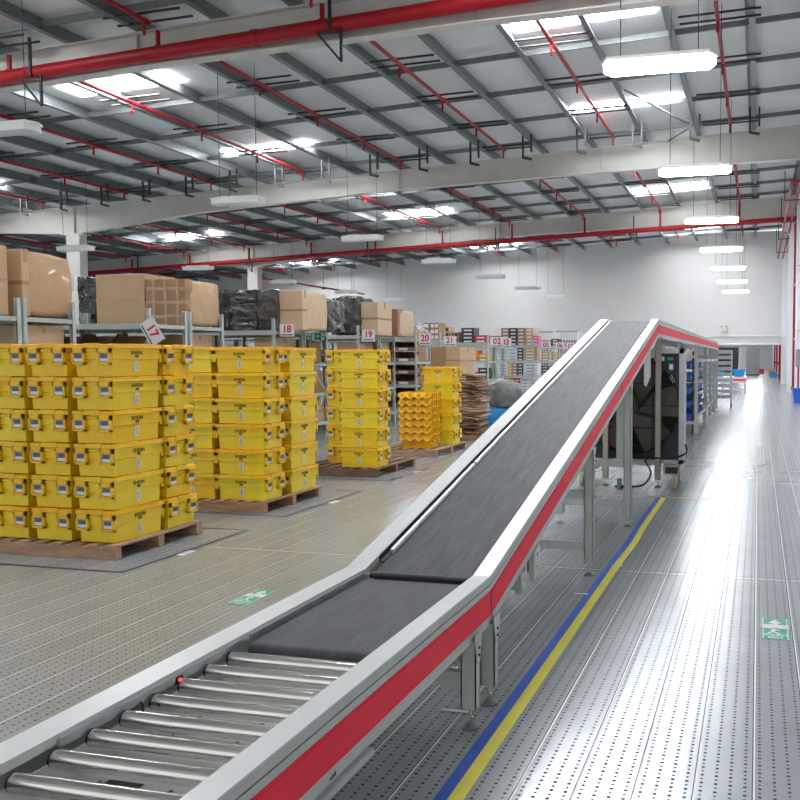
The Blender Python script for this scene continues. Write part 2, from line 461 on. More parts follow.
# channel braces and sag rods across the purlins
for j in range(0, 20):
    y = 4.9 + 2.86 * j
    if min(abs(y - b) for b in BEAM_Y) < .25: y += .5
    b = MB(); x0, x1 = XR - .05, -61.5
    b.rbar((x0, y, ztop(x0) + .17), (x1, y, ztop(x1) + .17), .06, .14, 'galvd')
    tag(b.build('roof_brace'), 'thin grey channel brace crossing between the roof purlins', 'brace', 'channel braces between purlins')

# wind bracing rods
for i, (p, q) in enumerate((((625, 90), (690, 125)), ((690, 128), (668, 141)))):
    p, q = at(*p, Z=9.62), at(*q, Z=9.68)
    tag(MB().cyl(p, q, .03, 'galvd', 8).build('bracing_rod'), ['thin diagonal brace under the roof right of the largest lamp', 'short diagonal brace meeting the longer one under the roof',
        'thin diagonal brace beyond the middle beam near the second lamp', 'short diagonal brace beyond the middle beam by the lamps'][i], 'rod')

# sprinkler branch pipes
sp_x = [-1.03 - 4.04 * k for k in range(0, 11)]
for bi, (ya, yb) in enumerate(((4, 16.5), (17.9, 30.2), (32.6, 44.6), (46.2, 55.5))):
    for x in sp_x:
        z = ztop(x) - .09
        r = thing('sprinkler_pipe', (x, ya, z), 'red sprinkler branch pipe running along under the roof %s' % (
            'before the first beam', 'between the first and middle beams', 'between the middle and far beams', 'beyond the farthest beam')[bi], 'pipe',
            'red sprinkler branch pipes ' + ('near', 'first bay', 'second bay', 'last bay')[bi])
        L = yb - ya
        MB().cyl((0, 0, 0), (0, L - .03, 0), .052, 'red_pipe', 10).cyl((0, L * .5, 0), (0, L * .5 + .12, 0), .075, 'red_pipe', 10).cyl((0, L - .06, 0), (0, L + .04, 0), .065, 'red_pipe', 10).build('pipe', r)
        for q in range(4):
            yq = L * (q + .97) / 4
            MB().cyl((0, yq, -.02), (0, yq, -.26), .032, 'red_pipe', 8).cyl((0, yq, -.26), (0, yq, -.34), .045, 'red_pipe', 8, .012).build('sprinkler_head', r)
            for dy in (-.14, .30):
                MB().cyl((-.92, yq + dy, .06), (1.0, yq + dy, .11), .028, 'black', 6).build('support_rod', r)

# red mains
for (y, za, k, lab) in ((16.85, 9.27, .0535, 'thick red sprinkler main running along the big roof beam at the top left'),
                        (45.05, 8.72, .042, 'long red sprinkler main running along the farthest roof beam')):
    r = thing('sprinkler_main', (0, y, 0), lab, 'pipe')
    b = MB(); RM = .155 if y < 20 else .125
    b.cyl((XR - .02, 0, za + k * XR), (-48, 0, za - k * 48), RM, 'red_pipe', 20)
    b.build('pipe', r)
    for x in sp_x:
        z = za + k * x
        MB().cyl((x, 0, z), (x, 0, ztop(x) - .16), .05, 'red_pipe', 10).cyl((x, 0, z + .08), (x, 0, z + .16), .075, 'red_pipe', 10).build('riser', r)
    for j in range(6):
        x = -3.2 - 7.5 * j; z = za + k * x
        MB().cyl((x - .07, 0, z), (x + .07, 0, z), RM + .02, 'red_pipe', 16).build('coupling', r)
    for j in range(5):
        x = (-8.9 if y < 20 else -6.5) - 7.6 * j; z = za + k * x; g = .55 if y < 20 else .42
        b = MB().rbar((x - g / 2, -.1, z - .17), (x + g / 2, -.1, z - .20), .045, .05, 'black').rbar((x + g / 2, -.1, z + .1), (x + g / 2, -.1, z - .25 - g), .05, .05, 'black')
        b.rbar((x - g / 2, -.1, z - .17), (x + g / 2, -.1, z - .25 - g), .04, .04, 'black').rbar((x + .05, -.16, z - .13), (x + .05, -.16, z + .75), .06, .05, 'black')
        b.build('bracket', r)

# hooks hung from the purlins along the beams
hk = MB().rbar((0, 0, .1), (0, 0, -.72), .06, .06, 'black').rbar((.30, 0, .1), (.30, 0, -.52), .06, .06, 'black').rbar((0, 0, -.70), (.32, 0, -.78), .08, .08, 'black')
proto = None
for by in (31.8,):
    for k in range(0, 19):
        x = -.31 - 1.94 * k
        if proto is None: proto = hk.build('cable_hook'); ob = proto
        else: ob = proto.copy(); COL.objects.link(ob)
        ob.location = (x - .05, 29.2, ztop(x) + .0)
        tag(ob, 'black hook hanging from a purlin beside the %s beam' % ('nearest' if by < 20 else 'middle'), 'hook', 'black hooks along the ' + ('near' if by < 20 else 'middle') + ' beam')

# lamps
def lamp(lit):
    r = thing('ceiling_lamp', (0, 0, 0), 'placeholder label for a lamp', 'lamp')
    bod = [(-.82, 0), (-.72, -.20), (.72, -.20), (.82, 0), (.72, .20), (-.72, .20)]
    MB().prism(bod, 'Z', .02, .07, 'tubeoff').box(-.6, .6, -.06, .06, .07, .12, 'tubeoff').build('housing', r)
    MB().prism([(a * .97, c * .93) for a, c in bod], 'Z', -.09, .02, 'tube' if lit else 'tubeoff').build('diffuser', r)
    for sx in (-.55, .55): MB().cyl((sx, 0, .11), (sx, 0, 3.55), .008, 'black', 6).build('suspension_rod', r)
    return r


names = ['nearest', 'second', 'third', 'fourth', 'fifth', 'sixth', 'farthest']
pl, pu = lamp(True), lamp(False)
for k in range(7):
    y = 12.3 + 7.05 * k
    ob = pl if k == 0 else dup(pl, (0, 0, 0))
    ob.location = (-1.42, y, 5.93)
    tag(ob, ['bright lit linear lamp largest and highest, hanging nearest the camera', 'bright lit linear lamp hanging second from the camera above the aisle'][k] if k < 2 else
        'bright lit linear lamp hanging %s along the row over the aisle' % names[k], 'lamp', 'lit lamps over the right aisle')
first = True
for row, xc in (('nearer', -13.5), ('far left', -25.4)):
    for k in range(7):
        y = 13.0 + 7.3 * k
        ob = pu if first else dup(pu, (0, 0, 0)); first = False
        ob.location = (xc, y, 5.93)
        tag(ob, 'unlit white lamp in the %s row over the racks, %s from the camera' % (row, names[k]), 'lamp', 'unlit lamps over the racks')
for k in range(20):  # out-of-sight lamps added to brighten the passage
    ob = dup(pl, (-.4 - 2.8 * (k % 2), 61.5 + 3.6 * k, 4.07), hide=('suspension_rod',)); ob.name = 'ceiling_lamp'
    tag(ob, 'added unseen lamp brightening the passage beyond the opening', 'lamp', 'added passage lamps')
# loose red pipe from the column to the far wall
r = thing('sprinkler_pipe', (-28.2, 45.8, 6.43), 'thin red pipe running back from the far column to the wall', 'pipe')
MB().cyl((0, 0, 0), (0, 12, 0), .06, 'red_pipe', 10).cyl((0, 0, 0), (-.9, 0, .1), .06, 'red_pipe', 10).build('pipe', r)
for q in range(3): MB().cyl((0, 2 + q * 4, 0), (0, 2 + q * 4, 1.9), .015, 'black', 6).box(-.08, .08, 1.9 + q * 4, 2.1 + q * 4, -.12, 0, 'black').build('hanger', r)

# two red pipes hung on trapeze hangers along the right wall
for i, x in enumerate((1.15, 1.45)):
    r = thing('wall_side_pipe', (x, 33, 0), ['inner red pipe hung along the right wall near the roof', 'outer red pipe hung along the right wall near the roof'][i], 'pipe', 'pair of red pipes by the right wall')
    MB().cyl((0, 0, 8.25), (0, 23, 8.05), .055, 'red_pipe', 12).cyl((0, 0, 8.25), (.33 - .3 * i, -.0, 8.28), .055, 'red_pipe', 12).build('pipe', r)
for k in range(4):
    y = 36 + 5.4 * k
    r = thing('trapeze_hanger', (1.3, y, 0), 'black trapeze hanger carrying two red pipes, %s from camera' % names[k], 'hanger', 'black trapeze hangers')
    MB().rbar((-.35, 0, 8.12 - .05 * k), (.35, 0, 8.12 - .05 * k), .04, .04, 'black').rbar((-.33, 0, 8.1 - .05 * k), (-.33, 0, 9.3), .035, .035, 'black').rbar((.33, 0, 8.1 - .05 * k), (.33, 0, 9.3), .035, .035, 'black').build('frame', r)

# right wall fittings
r = thing('riser_pipe', (1.66, 42.5, 0), 'tall red riser pipe running down the right wall', 'pipe')
MB().tube([(.1, 0, 8.2), (0, 0, 8.15), (0, 0, .35), (0, 0, .0)], .06, 'red_pipe').cyl((-.1, 0, .3), (.16, 0, .3), .09, 'red_pipe', 10).build('pipe', r)
for z in (5.2, 2.6): MB().cyl((0, 0, z), (0, 0, z + .12), .08, 'grey', 10).box(-.02, .17, -.02, .02, z, z + .06, 'grey').build('clamp', r)
tag(MB().cyl((1.72, 41.2, 0), (1.72, 41.2, 8.6), .06, 'white', 10).box(1.68, 1.82, 41.15, 41.25, 3, 3.05, 'grey').box(1.68, 1.82, 41.15, 41.25, 6, 6.05, 'grey').build('wall_conduit'), 'white vertical conduit beside the red riser on right wall', 'conduit')
r = thing('electrical_box', (1.72, 38.6, 1.35), 'grey electrical box mounted on the right wall', 'electrical box')
MB().box(-.11, .105, -.5, .4, 0, .78, 'grey').build('case', r, bevel=.01); MB().box(-.125, -.112, -.47, .37, .04, .74, 'grey').build('door', r)
MB().cyl((0, -.1, -1.35), (0, -.1, 0), .03, 'red_pipe', 8).cyl((0, .15, -1.35), (0, .15, 0), .03, 'red_pipe', 8).build('conduit', r)
b = MB().frus((-.2, .2, -.28, .28), (-.24, .24, -.32, .32), 0, .55, 'blue').box(-.26, .26, -.34, .34, .53, .58, 'blue')
tag(b.build('blue_bin', None, (1.57, 34.6, 0)), 'blue plastic bin on the floor by the right wall', 'bin')
# twin head emergency light above the opening, conduit around the opening
r = thing('emergency_light', (-2.25, YW - .08, 3.55), 'twin headed white emergency light above the far opening', 'lamp')
MB().box(-.20, .20, -.05, .08, 0, .18, 'cream').build('case', r)
for sx in (-1, 1): MB().cyl((sx * .16, -.04, .36), (sx * .22, -.12, .42), .08, 'cream', 10).cyl((sx * .16, 0, .15), (sx * .16, -.03, .36), .02, 'cream', 6).build('lamp_head', r)
tag(MB().tube([(-6.5, YW - .06, 3.22), (1.35, YW - .06, 3.22), (1.55, YW - .06, 3.16), (1.66, YW - .06, 2.98), (1.68, YW - .06, .0)], .035, 'tubeoff').build('wall_conduit'), 'thin white conduit framing the far opening', 'conduit')
# things in the passage
r = thing('machine_cabinet', (-.45, 88, 0), 'tall grey cabinet standing in the passage beyond the opening', 'cabinet')
MB().box(-.7, .6, 0, .9, .1, 2.75, 'grey').build('body', r, bevel=.01); MB().box(-.65, -.08, -.02, 0, .2, 2.6, 'grey').box(-.04, .55, -.02, 0, .2, 2.6, 'grey').build('door', r)
MB().box(-.72, .62, -.04, .9, 0, .1, 'black').build('plinth', r)
r = thing('dark_partition', (-2.45, 70, 0), 'dark grey partition panel behind the trolley in the passage', 'partition')
MB().box(-.9, .9, 0, .12, .1, 2.6, 'fanmesh').build('panel', r); MB().box(-.95, -.9, -.02, .14, 0, 2.65, 'grey').box(.9, .95, -.02, .14, 0, 2.65, 'grey').box(-.9, .9, -.02, .14, 2.6, 2.65, 'grey').build('frame', r)
tag(MB().rbar((-1.55, 68, 0), (-1.25, 68, 2.6), .14, .2, 'white').box(-1.75, -1.4, 67.8, 68.2, 0, .05, 'white').build('leaning_post'), 'white slanted post in front of the dark partition', 'post')
for k in range(4):
    y = 62 + 11 * k
    tag(MB().cyl((1.75, y, 0), (1.75, y, 4.19), .09, 'red_pipe', 10).cyl((1.75, y, 1.2), (1.75, y, 1.4), .14, 'red_pipe', 10).build('passage_riser'), 'red riser pipe on the right side of the passage', 'pipe', 'red risers in the passage')
for k in range(4):
    c = ['bredbox', 'byel', 'bluebag', 'orange'][k]
    x, y = ((.35, 98), (.25, 102), (1.35, 80), (1.4, 92))[k]
    tag(MB().frus((-.3, .3, -.25, .25), (-.34, .34, -.29, .29), 0, .5, c).box(-.36, .36, -.31, .31, .47, .52, c).build('passage_bin', None, (x, y, 0)),
        ['red bin far down the passage', 'yellow bin far down the passage', 'blue bin at the passage right side', 'orange bin at the passage right side'][k], 'bin')

# ------------------------------------------------------------------ floor markings
def strip(pts, w, m, name, label, cat='floor tape', z=.002):
    b = MB(); vs = []
    for i, (x, y) in enumerate(pts):
        d = Vector((pts[min(i + 1, len(pts) - 1)][0] - pts[max(i - 1, 0)][0], pts[min(i + 1, len(pts) - 1)][1] - pts[max(i - 1, 0)][1])).normalized()
        nx, ny = -d.y * w / 2, d.x * w / 2
        vs += [(x - nx, y - ny, z - .0015), (x + nx, y + ny, z - .0015), (x + nx, y + ny, z), (x - nx, y - ny, z)]
    n = len(pts)
    fs = [(k * 4 + a, k * 4 + (a + 1) % 4, k * 4 + 4 + (a + 1) % 4, k * 4 + 4 + a) for k in range(n - 1) for a in range(4)] + [(0, 1, 2, 3), (4 * n - 4, 4 * n - 3, 4 * n - 2, 4 * n - 1)]
    return tag(b.add(vs, fs, m).build(name), label, cat)


def wob(y): return .018 * math.exp(-((y - 7.9) / .5) ** 2)
ys = [.3, 2, 4, 6, 7.0, 7.4, 7.7, 8.0, 8.3, 8.7, 9.4, 10.58]
strip([(-1.212 + wob(y) + .002 * y, y) for y in ys], .052, 'bluetape', 'blue_floor_tape', 'blue tape line on the aisle floor beside the conveyor legs')
strip([(-1.152 + wob(y) + .002 * y, y) for y in ys], .062, 'yeltape', 'yellow_floor_tape', 'yellow tape line on the aisle floor beside the blue line')
strip([(-2.6, 10.62), (-.2, 10.66)], .03, 'orangetape', 'orange_floor_tape', 'thin orange tape line crossing under the conveyor')
strip([(-6.7, 5.86), (-5.03, 5.85), (-5.03, 7.62), (-5.6, 7.6)], .045, 'navytape', 'navy_floor_tape', 'navy tape outline on the floor around the nearest pallet')
strip([(-6.6, 8.38), (-5.06, 8.36), (-5.06, 10.2), (-5.4, 10.2)], .045, 'navytape', 'navy_floor_tape', 'navy tape outline on the floor around the second pallet')
strip([(-6.3, 11.2), (-5.1, 11.18), (-5.1, 12.7)], .045, 'navytape', 'navy_floor_tape', 'navy tape outline on the floor around the third pallet')
for (px, py, lab) in ((186, 553, 'white paper label stuck on the floor before the nearest pallet'), (334, 502, 'white paper label stuck on the floor before the second pallet'), (416, 472, 'white paper label stuck on the floor before the third pallet')):
    p = at(px, py, Z=0); tag(MB().box(-.035, .035, -.09, .09, .0004, .0018, 'paper').box(-.02, .02, -.06, .06, .0018, .0022, 'barc').build('floor_label', None, (p.x, p.y, 0)), lab, 'label')
for px, py, w, lab in ((581, 594, .1, 'small white tape scrap between the conveyor and blue line'), (617, 566, .09, 'small white tape scrap lying on the yellow line'), (455, 636 + 75, .14, 'white tape scrap under the conveyor beside the legs')):
    p = at(px, py, Z=0); tag(MB().box(-w / 2, w / 2, -.015, .015, .0022, .0032, 'paper').build('tape_scrap', None, (p.x, p.y, 0), .05), lab, 'tape')


def floor_sign(x0, x1, y0, y1, rz, name, label):
    r = thing(name, ((x0 + x1) / 2, (y0 + y1) / 2, 0), label, 'floor sign', rz=rz)
    w, h = (x1 - x0) / 2, (y1 - y0) / 2
    MB().box(-w, w, -h, h, .0005, .002, 'green').build('backing', r)
    b = MB(); z0, z1 = .002, .0026
    b.box(-w, w, -.01 + h * .05, h * .38, z0, z1, 'white')
    b.add([(-.045, h * .5, z1), (.045, h * .5, z1), (0, h * .9, z1), (-.018, h * .3, z1), (.018, h * .3, z1), (.018, h * .6, z1), (-.018, h * .6, z1)], [(0, 1, 2), (3, 4, 5, 6)], 'white')
    b.box(-w + .006, -w + .012, -h, h, z0, z1, 'white').box(w - .012, w - .006, -h, h, z0, z1, 'white')
    # running figure
    b.cyl((0.004, h * .02, z0), (0.004, h * .02, z1), .016, 'green', 10)
    b.rbar((0, -.01, z1), (-.02, -h * .32, z1), .022, .0006, 'white').rbar((-.02, -h * .3, z1), (.03, -h * .5, z1), .014, .0006, 'white').rbar((-.02, -h * .3, z1), (-.045, -h * .5, z1), .014, .0006, 'white').rbar((-.03, -h * .1, z1), (.03, -h * .16, z1), .012, .0006, 'white')
    b.build('pictogram', r)
    text_obj('安全出口', h * .17, 'white', 'lettering', r, Matrix.Translation((0, -h * .62, .0026)), .0003)
    text_obj('EXIT', h * .22, 'white', 'lettering', r, Matrix.Translation((0, -h * .86, .0026)), .0003)
    return r


floor_sign(.045, .215, 5.38, 5.81, 0, 'floor_exit_sign', 'green exit marking stuck on the aisle floor at the right')
floor_sign(-3.665, -3.50, 5.27, 5.66, 0, 'floor_exit_sign', 'green exit marking on the floor left of the conveyor')

# ------------------------------------------------------------------ conveyor
XO, XI, LO, LI = -1.283, -1.372, -2.065, -1.955
Y0, YB, YC, YE = .2, 3.99, 11.28, 28.6
ZT = .665; RISE = 1.60
path = [(Y0, ZT), (YB, ZT), (YC, ZT + RISE), (YE, ZT + RISE)]
SL = RISE / (YC - YB)


def zp(y): return ZT + (0 if y < YB else min((y - YB) * SL, RISE))


cv = thing('belt_conveyor', (0, 0, 0), 'long inclined belt conveyor with steel rollers and red side strip', 'conveyor')
for side, (xo, xi, s) in enumerate(((XO, XI, 1), (LO, LI, -1))):
    b = MB()
    cap = [(xo, -.0), (xo, -.006), (xo - s * .02, -.03), (xi, -.03), (xi, 0)]
    b.sweep(cap, path, 'alu'); b.build('rail_cap', cv)
    MB().sweep([(xo, -.0062), (xo, -.040), (xo - s * .018, -.040), (xo - s * .018, -.028)], path, 'frame').sweep([(xo, -.046), (xo, -.070), (xo - s * .018, -.070), (xo - s * .018, -.046)], path, 'frame').build('rail_side_profile', cv)
    MB().sweep([(xo - s * .005, -.040), (xo - s * .005, -.046), (xo - s * .018, -.046), (xo - s * .018, -.040)], path, 'rubber').build('groove', cv)
    fr = [(xo - s * .0, -.0705), (xo, -.198), (xo, -.245), (xo - s * .05, -.245), (xo - s * .05, -.235), (xo - s * .015, -.235), (xo - s * .015, -.0705)]
    MB().sweep(fr, path, 'frame').build('side_rail', cv)
    rs = MB().sweep([(xo + s * .004, -.074), (xo + s * .004, -.194), (xo, -.194), (xo, -.074)], [(Y0 + .01, ZT), (YB, ZT), (YC, ZT + RISE), (YE - .02, ZT + RISE)], 'red_strip')
    rs.sweep([(xo + s * .006, -.082), (xo + s * .006, -.088), (xo, -.088), (xo, -.082)], path, 'red_strip')
    rs.build('red_strip', cv)
    MB().sweep([(xo - s * .016, -.04), (xo - s * .016, -.2), (xo - s * .03, -.2), (xo - s * .03, -.04)], path, 'frame').build('inner_plate', cv)
    # seams in the strip
    for y in (YB, 8.15, YC):
        z = zp(y); MB().box(xo + s * .004, xo + s * .0065, y - .004, y + .004, z - .196, z - .072, 'rubber').build('strip_joint', cv)
# belts
BX0, BX1 = -1.925, -1.40


def belt(p0, p1, name='belt'):
    (y0, z0), (y1, z1) = p0, p1; r = .03
    d = Vector((y1 - y0, z1 - z0)).normalized(); nrm = Vector((-d.y, d.x)); loop = []
    for k in range(9):
        a = PI / 2 + PI * k / 8; loop.append(Vector((y0, z0)) - nrm * r + (d * math.cos(a) + nrm * math.sin(a)) * r)
    for k in range(9):
        a = -PI / 2 + PI * k / 8; loop.append(Vector((y1, z1)) - nrm * r + (d * math.cos(a) + nrm * math.sin(a)) * r)
    n = len(loop); vs = [(BX0, p.x, p.y) for p in loop] + [(BX1, p.x, p.y) for p in loop]
    b = MB().add(vs, [(i, (i + 1) % n, (i + 1) % n + n, i + n) for i in range(n)], 'belt', True)
    b.add(vs, [tuple(range(n)), tuple(range(n, 2 * n))], 'belt')
    o = b.build(name, cv); return o


belt((2.93, .634), (3.93, .628)); belt((4.04, .638), (YC - .02, zp(YC) - .026)); belt((YC + .08, zp(YC) - .03), (YE - .05, zp(YE) - .03))
MB().cyl((BX0 - .0, 3.985, .636), (BX1, 3.985, .636), .017, 'rubber', 14).cyl((BX0 - .02, 3.985, .636), (BX0, 3.985, .636), .011, 'steel', 10).build('nose_roller', cv)
MB().cyl((LI + .01, 2.965, .603), (BX0, 2.965, .603), .016, 'steel', 10).build('roller_shaft', cv)
MB().sweep([(-1.955, -.004), (-1.955, -.038), (-1.934, -.040), (-1.934, -.036), (-1.951, -.030), (-1.951, -.004)], [(4.15, zp(4.15)), (YC - .05, zp(YC - .05))], 'rubber').build('gap_shade_strip', cv)  # black strip standing in for the shaded open gap beside the belt
for i in range(5):
    ya, yb = 4.25 + i * 1.41, 4.25 + (i + 1) * 1.41 - .03
    MB().sweep([(-1.936, -.012), (-1.936, -.034), (-1.918, -.036), (-1.912, -.028), (-1.918, -.014)], [(ya, zp(ya)), (yb, zp(yb))], 'galv').build('belt_guide', cv)
for ya, yb in ((2.0, 2.9), (2.95, 3.95)):
    MB().sweep([(-1.952, -.012), (-1.952, -.04), (-1.946, -.04), (-1.946, -.012)], [(ya, ZT), (yb, ZT)], 'galv').build('belt_guide', cv)
for y in [.99, 1.13, 1.27, 1.41, 1.552, 1.693, 1.834, 1.974, 2.115, 2.252, 2.389, 2.530, 2.672, 2.808]:
    r = MB().cyl((-1.935, y, .606), (-1.385, y, .606), .0275, 'steel', 24).build('roller', cv)
    MB().cyl((-1.944, y, .606), (-1.934, y, .606), .026, 'rubber', 16).cyl((-1.386, y, .606), (-1.377, y, .606), .026, 'rubber', 16).build('end_cap', r)
# tray with holes under the rollers
b = MB().box(-1.94, -1.38, .5, 2.9, .505, .51, 'alu').box(-1.945, -1.94, .5, 2.9, .505, .60, 'alu')
b.build('roller_tray', cv)
b = MB()
for i in range(44):
    for x in (-1.86, -1.62, -1.47):
        y = .9 + i * .046; b.cyl((x, y, .5102), (x, y, .5112), .007, 'black', 8)
b.build('tray_hole_row', cv)
for (x, y, w) in ((-1.78, 2.05, .12), (-1.80, 2.25, .1), (-1.75, 1.75, .13), (-1.6, 1.6, .1)):
    MB().box(x - w / 2, x + w / 2, y - .016, y + .016, .5104, .512, 'black').build('tray_slot', cv)
MB().cyl((-1.949, 2.52, .632), (-1.938, 2.52, .632), .006, 'glass', 8).box(-1.955, -1.946, 2.50, 2.54, .62, .645, 'black').build('sensor', cv)
MB().tube([(-1.95, 2.33, .63), (-1.935, 2.325, .62), (-1.932, 2.322, .60), (-1.94, 2.32, .58)], .004, 'rubber', 6).build('sensor_cable', cv)
# belt bed
MB().sweep([(-1.92, -.08), (-1.92, -.11), (-1.40, -.11), (-1.40, -.08)], [(2.98, ZT), (YB + .02, ZT), (YC, ZT + RISE), (YE - .1, ZT + RISE)], 'frame').build('belt_bed', cv)


def leg(x, y, w=.075, foot=True, tan=False, side=1):
    zb = zp(y - .03) - .245
    m = 'tan' if tan else 'leg'
    b = MB().box(x - w / 2, x + w / 2, y - .03, y - .024, .10, zb, m).box(x - w / 2, x + w / 2, y + .024, y + .03, .10, zb, m)
    b.box(x + side * w / 2 - .006 * side, x + side * w / 2, y - .03, y + .03, .10, zb, m)
    b.box(x - side * w / 2, x - side * (w / 2 - .006), y - .03, y + .03, .10, zb, m)
    l = b.build('leg', cv)
    # gusset
    g = MB(); xx = x + side * (w / 2 + .001)
    g.add([(xx, y - .055, zb + .035), (xx, y + .055, zb + .035), (xx, y + .02, zb - .10), (xx, y - .02, zb - .10),
           (xx + .004 * side, y - .055, zb + .035), (xx + .004 * side, y + .055, zb + .035), (xx + .004 * side, y + .02, zb - .10), (xx + .004 * side, y - .02, zb - .10)],
          [(0, 1, 2, 3), (4, 5, 6, 7), (0, 1, 5, 4), (1, 2, 6, 5), (2, 3, 7, 6), (3, 0, 4, 7)], m)
    for dz in (-.03, -.065): g.cyl((xx + .004 * side, y, zb + dz), (xx + .010 * side, y, zb + dz), .007, 'black', 8)
    g.build('gusset', l)
    MB().cyl((x, y, .02), (x, y, .12), .009, 'steel', 8).cyl((x, y, .05), (x, y, .065), .018, 'steel', 6).build('threaded_rod', l)
    MB().cyl((x, y, 0), (x, y, .010), .045, 'galvd', 16).cyl((x, y, .010), (x, y, .028), .040, 'galvd', 16, .015).build('foot', l)
    return l


LX, RX = -2.02, -1.303
for y in (.75, 3.74, 4.03, 6.66, 8.72):
    leg(RX, y); leg(LX, y, side=-1)
    for z in ((.20, .35) if y < 5 else (.20, .62)):
        if z < zp(y) - .26: MB().box(LX + .03, RX - .03, y - .02, y + .02, z, z + .07, 'leg').build('cross_bar', cv)
for y in (11.47, 14.6, 18.8, 22.0, 24.4, 26.3, 28.2):
    tn = y < 12
    leg(RX, y, .08, tan=tn); leg(LX, y, .08, side=-1, tan=tn)
    for z in (.30, 1.75): MB().box(LX + .03, RX - .03, y - .02, y + .02, z, z + .06, 'leg').build('cross_bar', cv)
for x in (RX, LX):
    for (ya, yb) in ((18.8, 22.0), (22.0, 24.4), (24.4, 26.3), (26.3, 28.2)):
        for z in (.42, 1.66): MB().box(x - .02, x + .02, ya + .03, yb - .03, z, z + .06, 'leg').build('side_bar', cv)
# diagonal brace of the incline stands
for x in (LX,):
    MB().rbar((x, 6.7, .35), (x, 8.7, 1.0), .03, .05, 'leg').build('diagonal_brace', cv)
# drive bracket below the start of the incline
r = MB()
for (ya, yb) in ((4.52, 4.62), (4.80, 4.93)):
    r.add([(-1.30, ya, zp(ya) - .24), (-1.30, yb, zp(yb) - .24), (-1.30, yb, .47), (-1.30, ya, .43), (-1.27, ya, zp(ya) - .24), (-1.27, yb, zp(yb) - .24), (-1.27, yb, .47), (-1.27, ya, .43)],
          [(0, 1, 2, 3), (4, 5, 6, 7), (0, 1, 5, 4), (1, 2, 6, 5), (2, 3, 7, 6), (3, 0, 4, 7)], 'frame')
r.add([(-1.31, 4.52, .62), (-1.31, 4.93, .66), (-1.31, 4.93, .47), (-1.31, 4.52, .43), (-1.30, 4.52, .62), (-1.30, 4.93, .66), (-1.30, 4.93, .47), (-1.30, 4.52, .43)],
      [(0, 1, 2, 3), (4, 5, 6, 7), (0, 1, 5, 4), (1, 2, 6, 5), (2, 3, 7, 6), (3, 0, 4, 7)], 'frame')
br = r.build('drive_bracket', cv)
b = MB()
for y in (4.68, 4.76): b.box(-1.299, -1.296, y - .012, y + .012, .50, .60, 'black')
for y, z in ((4.57, .50), (4.57, .55), (4.86, .5), (4.86, .58)): b.cyl((-1.27, y, z), (-1.262, y, z), .012, 'steel', 8)
b.build('bolt_and_slot_set', br)
MB().box(-1.9, -1.31, 4.55, 4.62, .44, .47, 'frame').box(-1.9, -1.31, 4.82, 4.89, .50, .53, 'frame').build('cross_bar', cv)
MB().cyl((-1.9, 4.72, .50), (-1.33, 4.72, .50), .03, 'steel', 12).build('drive_roller', cv)
# socket and hanging notice under the crest
MB().box(-1.36, -1.30, 8.78, 8.83, .74, .86, 'tan').build('socket_box', cv)
# white label and silver plate near the front of the rail
b = MB().box(-1.288, -1.262, 2.12, 2.62, .395, .418, 'galv').build('silver_bracket', cv)
b = MB()
for k in range(3): b.box(XO + .0005, XO + .0012, 2.35 + k * .014, 2.36 + k * .014, .432, .442 + .003 * k, 'ink')
b.build('printed_mark', cv)

p = at(647, 352, Y=10.3)
r = thing('hanging_notice', (-1.31, 10.3, 0), 'white notice sheet hanging below the conveyor rail before the fan', 'notice')
MB().add([(-.035, 0, 1.80), (.045, 0, 1.86), (.045, 0, 1.53), (-.005, 0, 1.40), (-.035, 0, 1.43), (-.035, .004, 1.80), (.045, .004, 1.86), (.045, .004, 1.53), (-.005, .004, 1.40), (-.035, .004, 1.43)],
         [(0, 1, 2, 3, 4), (5, 6, 7, 8, 9), (0, 1, 6, 5), (1, 2, 7, 6), (2, 3, 8, 7), (3, 4, 9, 8), (4, 0, 5, 9)], 'white').build('sheet', r)
MB().cyl((0, .002, 1.83), (0, .002, 1.9), .003, 'black', 6).build('string', r)

# ------------------------------------------------------------------ industrial fan under the crest
FX0, FX1, FY, FZ0, FZ1 = -2.42, -.965, 11.54, .32, 1.88
fan = thing('drum_fan', ((FX0 + FX1) / 2, FY, 0), 'large square dark industrial fan on casters under the conveyor crest', 'fan')
cx, cz, R0 = 0., 1.10, .68; w = (FX1 - FX0) / 2
b = MB()
b.box(-w, w, 0, .40, FZ1 - .03, FZ1, 'galv').box(-w, w, 0, .40, FZ0, FZ0 + .03, 'galv').box(w - .03, w, 0, .40, FZ0, FZ1, 'tan').box(-w, -w + .03, 0, .40, FZ0, FZ1, 'tan')
b.box(w - .065, w + .004, -.012, .0, FZ0, FZ1, 'galv').box(-w, -w + .06, -.012, 0, FZ0, FZ1, 'galv').box(-w, w, -.012, 0, FZ1 - .07, FZ1, 'galv').box(-w, w, -.012, 0, FZ0, FZ0 + .05, 'galv')
b.build('housing', fan)
# front plate with round opening
n = 48; vs = []; fs = []
for i in range(n):
    a = 2 * PI * i / n; c, s_ = math.cos(a), math.sin(a)
    k = 1 / max(abs(c) / (w - .01), abs(s_) / .75)
    vs += [(c * R0, .01, cz + s_ * R0), (c * k, .01, cz + s_ * k)]
for i in range(n): j = (i + 1) % n; fs.append((2 * i, 2 * i + 1, 2 * j + 1, 2 * j))
b = MB().add(vs, fs, 'fanmesh'); vs2 = [(x, .012, z) for (x, y, z) in vs]
ring = [(math.cos(2 * PI * i / n) * R0, y, cz + math.sin(2 * PI * i / n) * R0) for y in (.0, .30) for i in range(n)]
b.add(ring, [(i, (i + 1) % n, (i + 1) % n + n, i + n) for i in range(n)], 'fanmesh', True)
b.tube([(math.cos(2 * PI * i / 40) * R0, .0, cz + math.sin(2 * PI * i / 40) * R0) for i in range(41)], .012, 'black', 6)
b.build('front_plate', fan)
